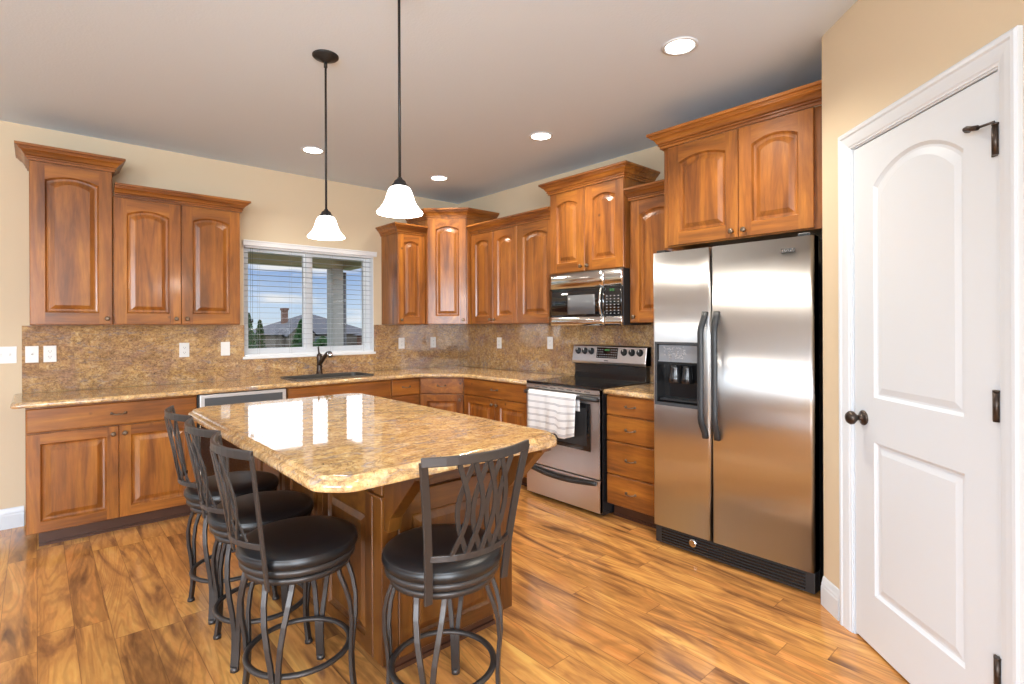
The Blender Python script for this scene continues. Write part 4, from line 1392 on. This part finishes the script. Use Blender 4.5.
def gable(bm, x0, x1, y0, y1, z0, z1, along='x', ov=.4):
    if along == 'x':
        m = (y0 + y1) / 2
        pts = [((x0 - ov, y0 - ov, z0), (x1 + ov, y0 - ov, z0), (x1 + ov, m, z1), (x0 - ov, m, z1)), ((x1 + ov, y1 + ov, z0), (x0 - ov, y1 + ov, z0), (x0 - ov, m, z1), (x1 + ov, m, z1))]
        ends = [((x0 - ov, y0 - ov, z0), (x0 - ov, m, z1), (x0 - ov, y1 + ov, z0)), ((x1 + ov, y0 - ov, z0), (x1 + ov, y1 + ov, z0), (x1 + ov, m, z1))]
    else:
        m = (x0 + x1) / 2
        pts = [((x0 - ov, y0 - ov, z0), (m, y0 - ov, z1), (m, y1 + ov, z1), (x0 - ov, y1 + ov, z0)), ((x1 + ov, y0 - ov, z0), (x1 + ov, y1 + ov, z0), (m, y1 + ov, z1), (m, y0 - ov, z1))]
        ends = [((x0 - ov, y0 - ov, z0), (x1 + ov, y0 - ov, z0), (m, y0 - ov, z1)), ((x0 - ov, y1 + ov, z0), (m, y1 + ov, z1), (x1 + ov, y1 + ov, z0))]
    for f in pts + ends:
        bm.faces.new([bm.verts.new(p) for p in f])


def hip(bm, x0, x1, y0, y1, z0, z1, ov=.4):
    h = min(x1 - x0, y1 - y0) / 2
    a = [(x0 - ov, y0 - ov, z0), (x1 + ov, y0 - ov, z0), (x1 + ov, y1 + ov, z0), (x0 - ov, y1 + ov, z0)]
    m = (y0 + y1) / 2; r0, r1 = (x0 + h, m, z1), (x1 - h, m, z1)
    for f in ((a[0], a[1], r1, r0), (a[2], a[3], r0, r1), (a[1], a[2], r1), (a[3], a[0], r0), (a[3], a[2], a[1], a[0])):
        bm.faces.new([bm.verts.new(p) for p in f])


def house(label, x0, x1, y0, y1, zb, ze, zr, wall, wins, gables, chim=None):
    r = thing('house', label, 'house', (0, 0, 0), 0, 'houses beyond the window')
    bm = B(); bx(bm, x0, x1, y0, y1, zb, ze)
    for gx0, gx1, gd, gz in gables:
        bx(bm, gx0, gx1, y0 - gd, y0, zb, ze)
        pr = [(gx0, ze), (gx1, ze), ((gx0 + gx1) / 2, gz)]
        a = [bm.verts.new((p[0], y0 - gd, p[1])) for p in pr]; bm.faces.new(a)
    obj('walls', bm, wall, r)
    bm = B(); hip(bm, x0, x1, y0, y1, ze, zr)
    for gx0, gx1, gd, gz in gables:
        m = (gx0 + gx1) / 2
        for xs_, s in ((gx0 - .3, 1), (gx1 + .3, -1)):
            zlow = ze - .15
            v = [bm.verts.new(p) for p in ((xs_, y0 - gd - .3, zlow), (m, y0 - gd - .3, gz + .1), (m, y0 + 3, gz + .1), (xs_, y0 + 3, zlow))]
            bm.faces.new(v)
    obj('roof', bm, roofm, r)
    for wx0, wx1, wz0, wz1, wy in wins:
        bm = B(); bx(bm, wx0 - .1, wx1 + .1, wy - .06, wy + .02, wz0 - .1, wz1 + .1); f = obj('window', bm, trimw, r)
        bm = B(); bx(bm, wx0, wx1, wy - .09, wy - .06, wz0, wz1); obj('pane', bm, wdark, f)
    if chim:
        bm = B(); bx(bm, chim[0] - .28, chim[0] + .28, chim[1], chim[1] + .8, ze, chim[2]); bx(bm, chim[0] - .35, chim[0] + .35, chim[1] - .1, chim[1] + .9, chim[2] - .25, chim[2]); obj('chimney', bm, hw2, r)
    return r


house('grey-roofed neighbouring house with chimney, left part of the window view', 15.6, 27.2, 54, 66, -1.6, .45, 3.0, hw_,
      [(19.6, 20.8, -1.0, .1, 54.0), (21.0, 22.0, -1.0, .1, 54.0), (17.4, 18.6, -1.1, .0, 52.8)], [(16.6, 19.4, 1.2, 1.7)], (18.4, 59, 3.5))
house('brick and grey-roofed neighbouring house, right part of the window view', 24.2, 36.0, 43, 52.5, -1.6, .3, 1.9, hw2,
      [(25.2, 26.4, -1.1, -.1, 42.0), (27.6, 29.0, -1.1, -.1, 43)], [(24.5, 27.2, 1.0, 1.4)])

leafm = mat('tree_leaves', (.018, .052, .012), .8, spec=.2); leaf2 = mat('shrub_leaves', (.028, .060, .014), .8, spec=.2); bark = mat('bark', (.10, .07, .05), .9)


def tree(label, x, y, zb, h, rad, n, shape, lm, name='tree', cat='tree'):
    r = thing(name, label, cat, (x, y, zb), random.uniform(0, 6), 'trees and shrubs beyond the window')
    bm = B(); sweep(bm, [(0, 0, 0), (.03, 0, h * .4), (0, .02, h * .85)], circ(h * .02 + .03, 6), scales=[1, .7, .25]); obj('trunk', bm, bark, r)
    bm = B()
    for i in range(n):
        t = random.random() ** .8; z = h * (.10 + .90 * t)
        pr_ = rad * (math.sin(PI * min(1, t * .85 + .15)) ** .7 if shape == 'round' else (1 - t) ** .7 * 1.0 + .05)
        a = random.uniform(0, 2 * PI); q = pr_ * math.sqrt(random.random()) * (1 + .25 * mnoise.noise(Vector((math.cos(a) * 2 + x, math.sin(a) * 2, z * 1.3))))
        c = Vector((q * math.cos(a), q * math.sin(a), z)); s = rad * random.uniform(.07, .14)
        u = Vector((random.gauss(0, 1), random.gauss(0, 1), random.gauss(0, 1))).normalized(); v = u.orthogonal().normalized()
        bm.faces.new([bm.verts.new(c + u * s), bm.verts.new(c + v * s * .6), bm.verts.new(c - u * s), bm.verts.new(c - v * s * .6)])
    obj('foliage', bm, lm, r)
    return r


random.seed(11)
tree('tall green tree, leftmost of those seen through the window', 3.35, 20, -.8, 2.75, .42, 1700, 'cone', leafm)
tree('green tree right beside the leftmost tree through the window', 4.12, 21, -.8, 2.45, .42, 1600, 'cone', leafm)
tree('green tree in front of the grey-roofed house with chimney', 7.95, 26, -1.0, 2.75, .75, 2400, 'cone', leafm)
tree('low green shrub at the window sill line under the two tall trees', 4.5, 17.5, -.8, 1.15, 1.0, 1800, 'round', leaf2, 'shrub', 'shrub')
tree('low green shrub in front of the chimney house', 6.3, 22.6, -1.2, 1.5, 1.2, 1600, 'round', leaf2, 'shrub', 'shrub')
tree('green shrub between the two neighbouring houses', 9.6, 27, -1.2, 1.9, .9, 1600, 'round', leafm, 'shrub', 'shrub')
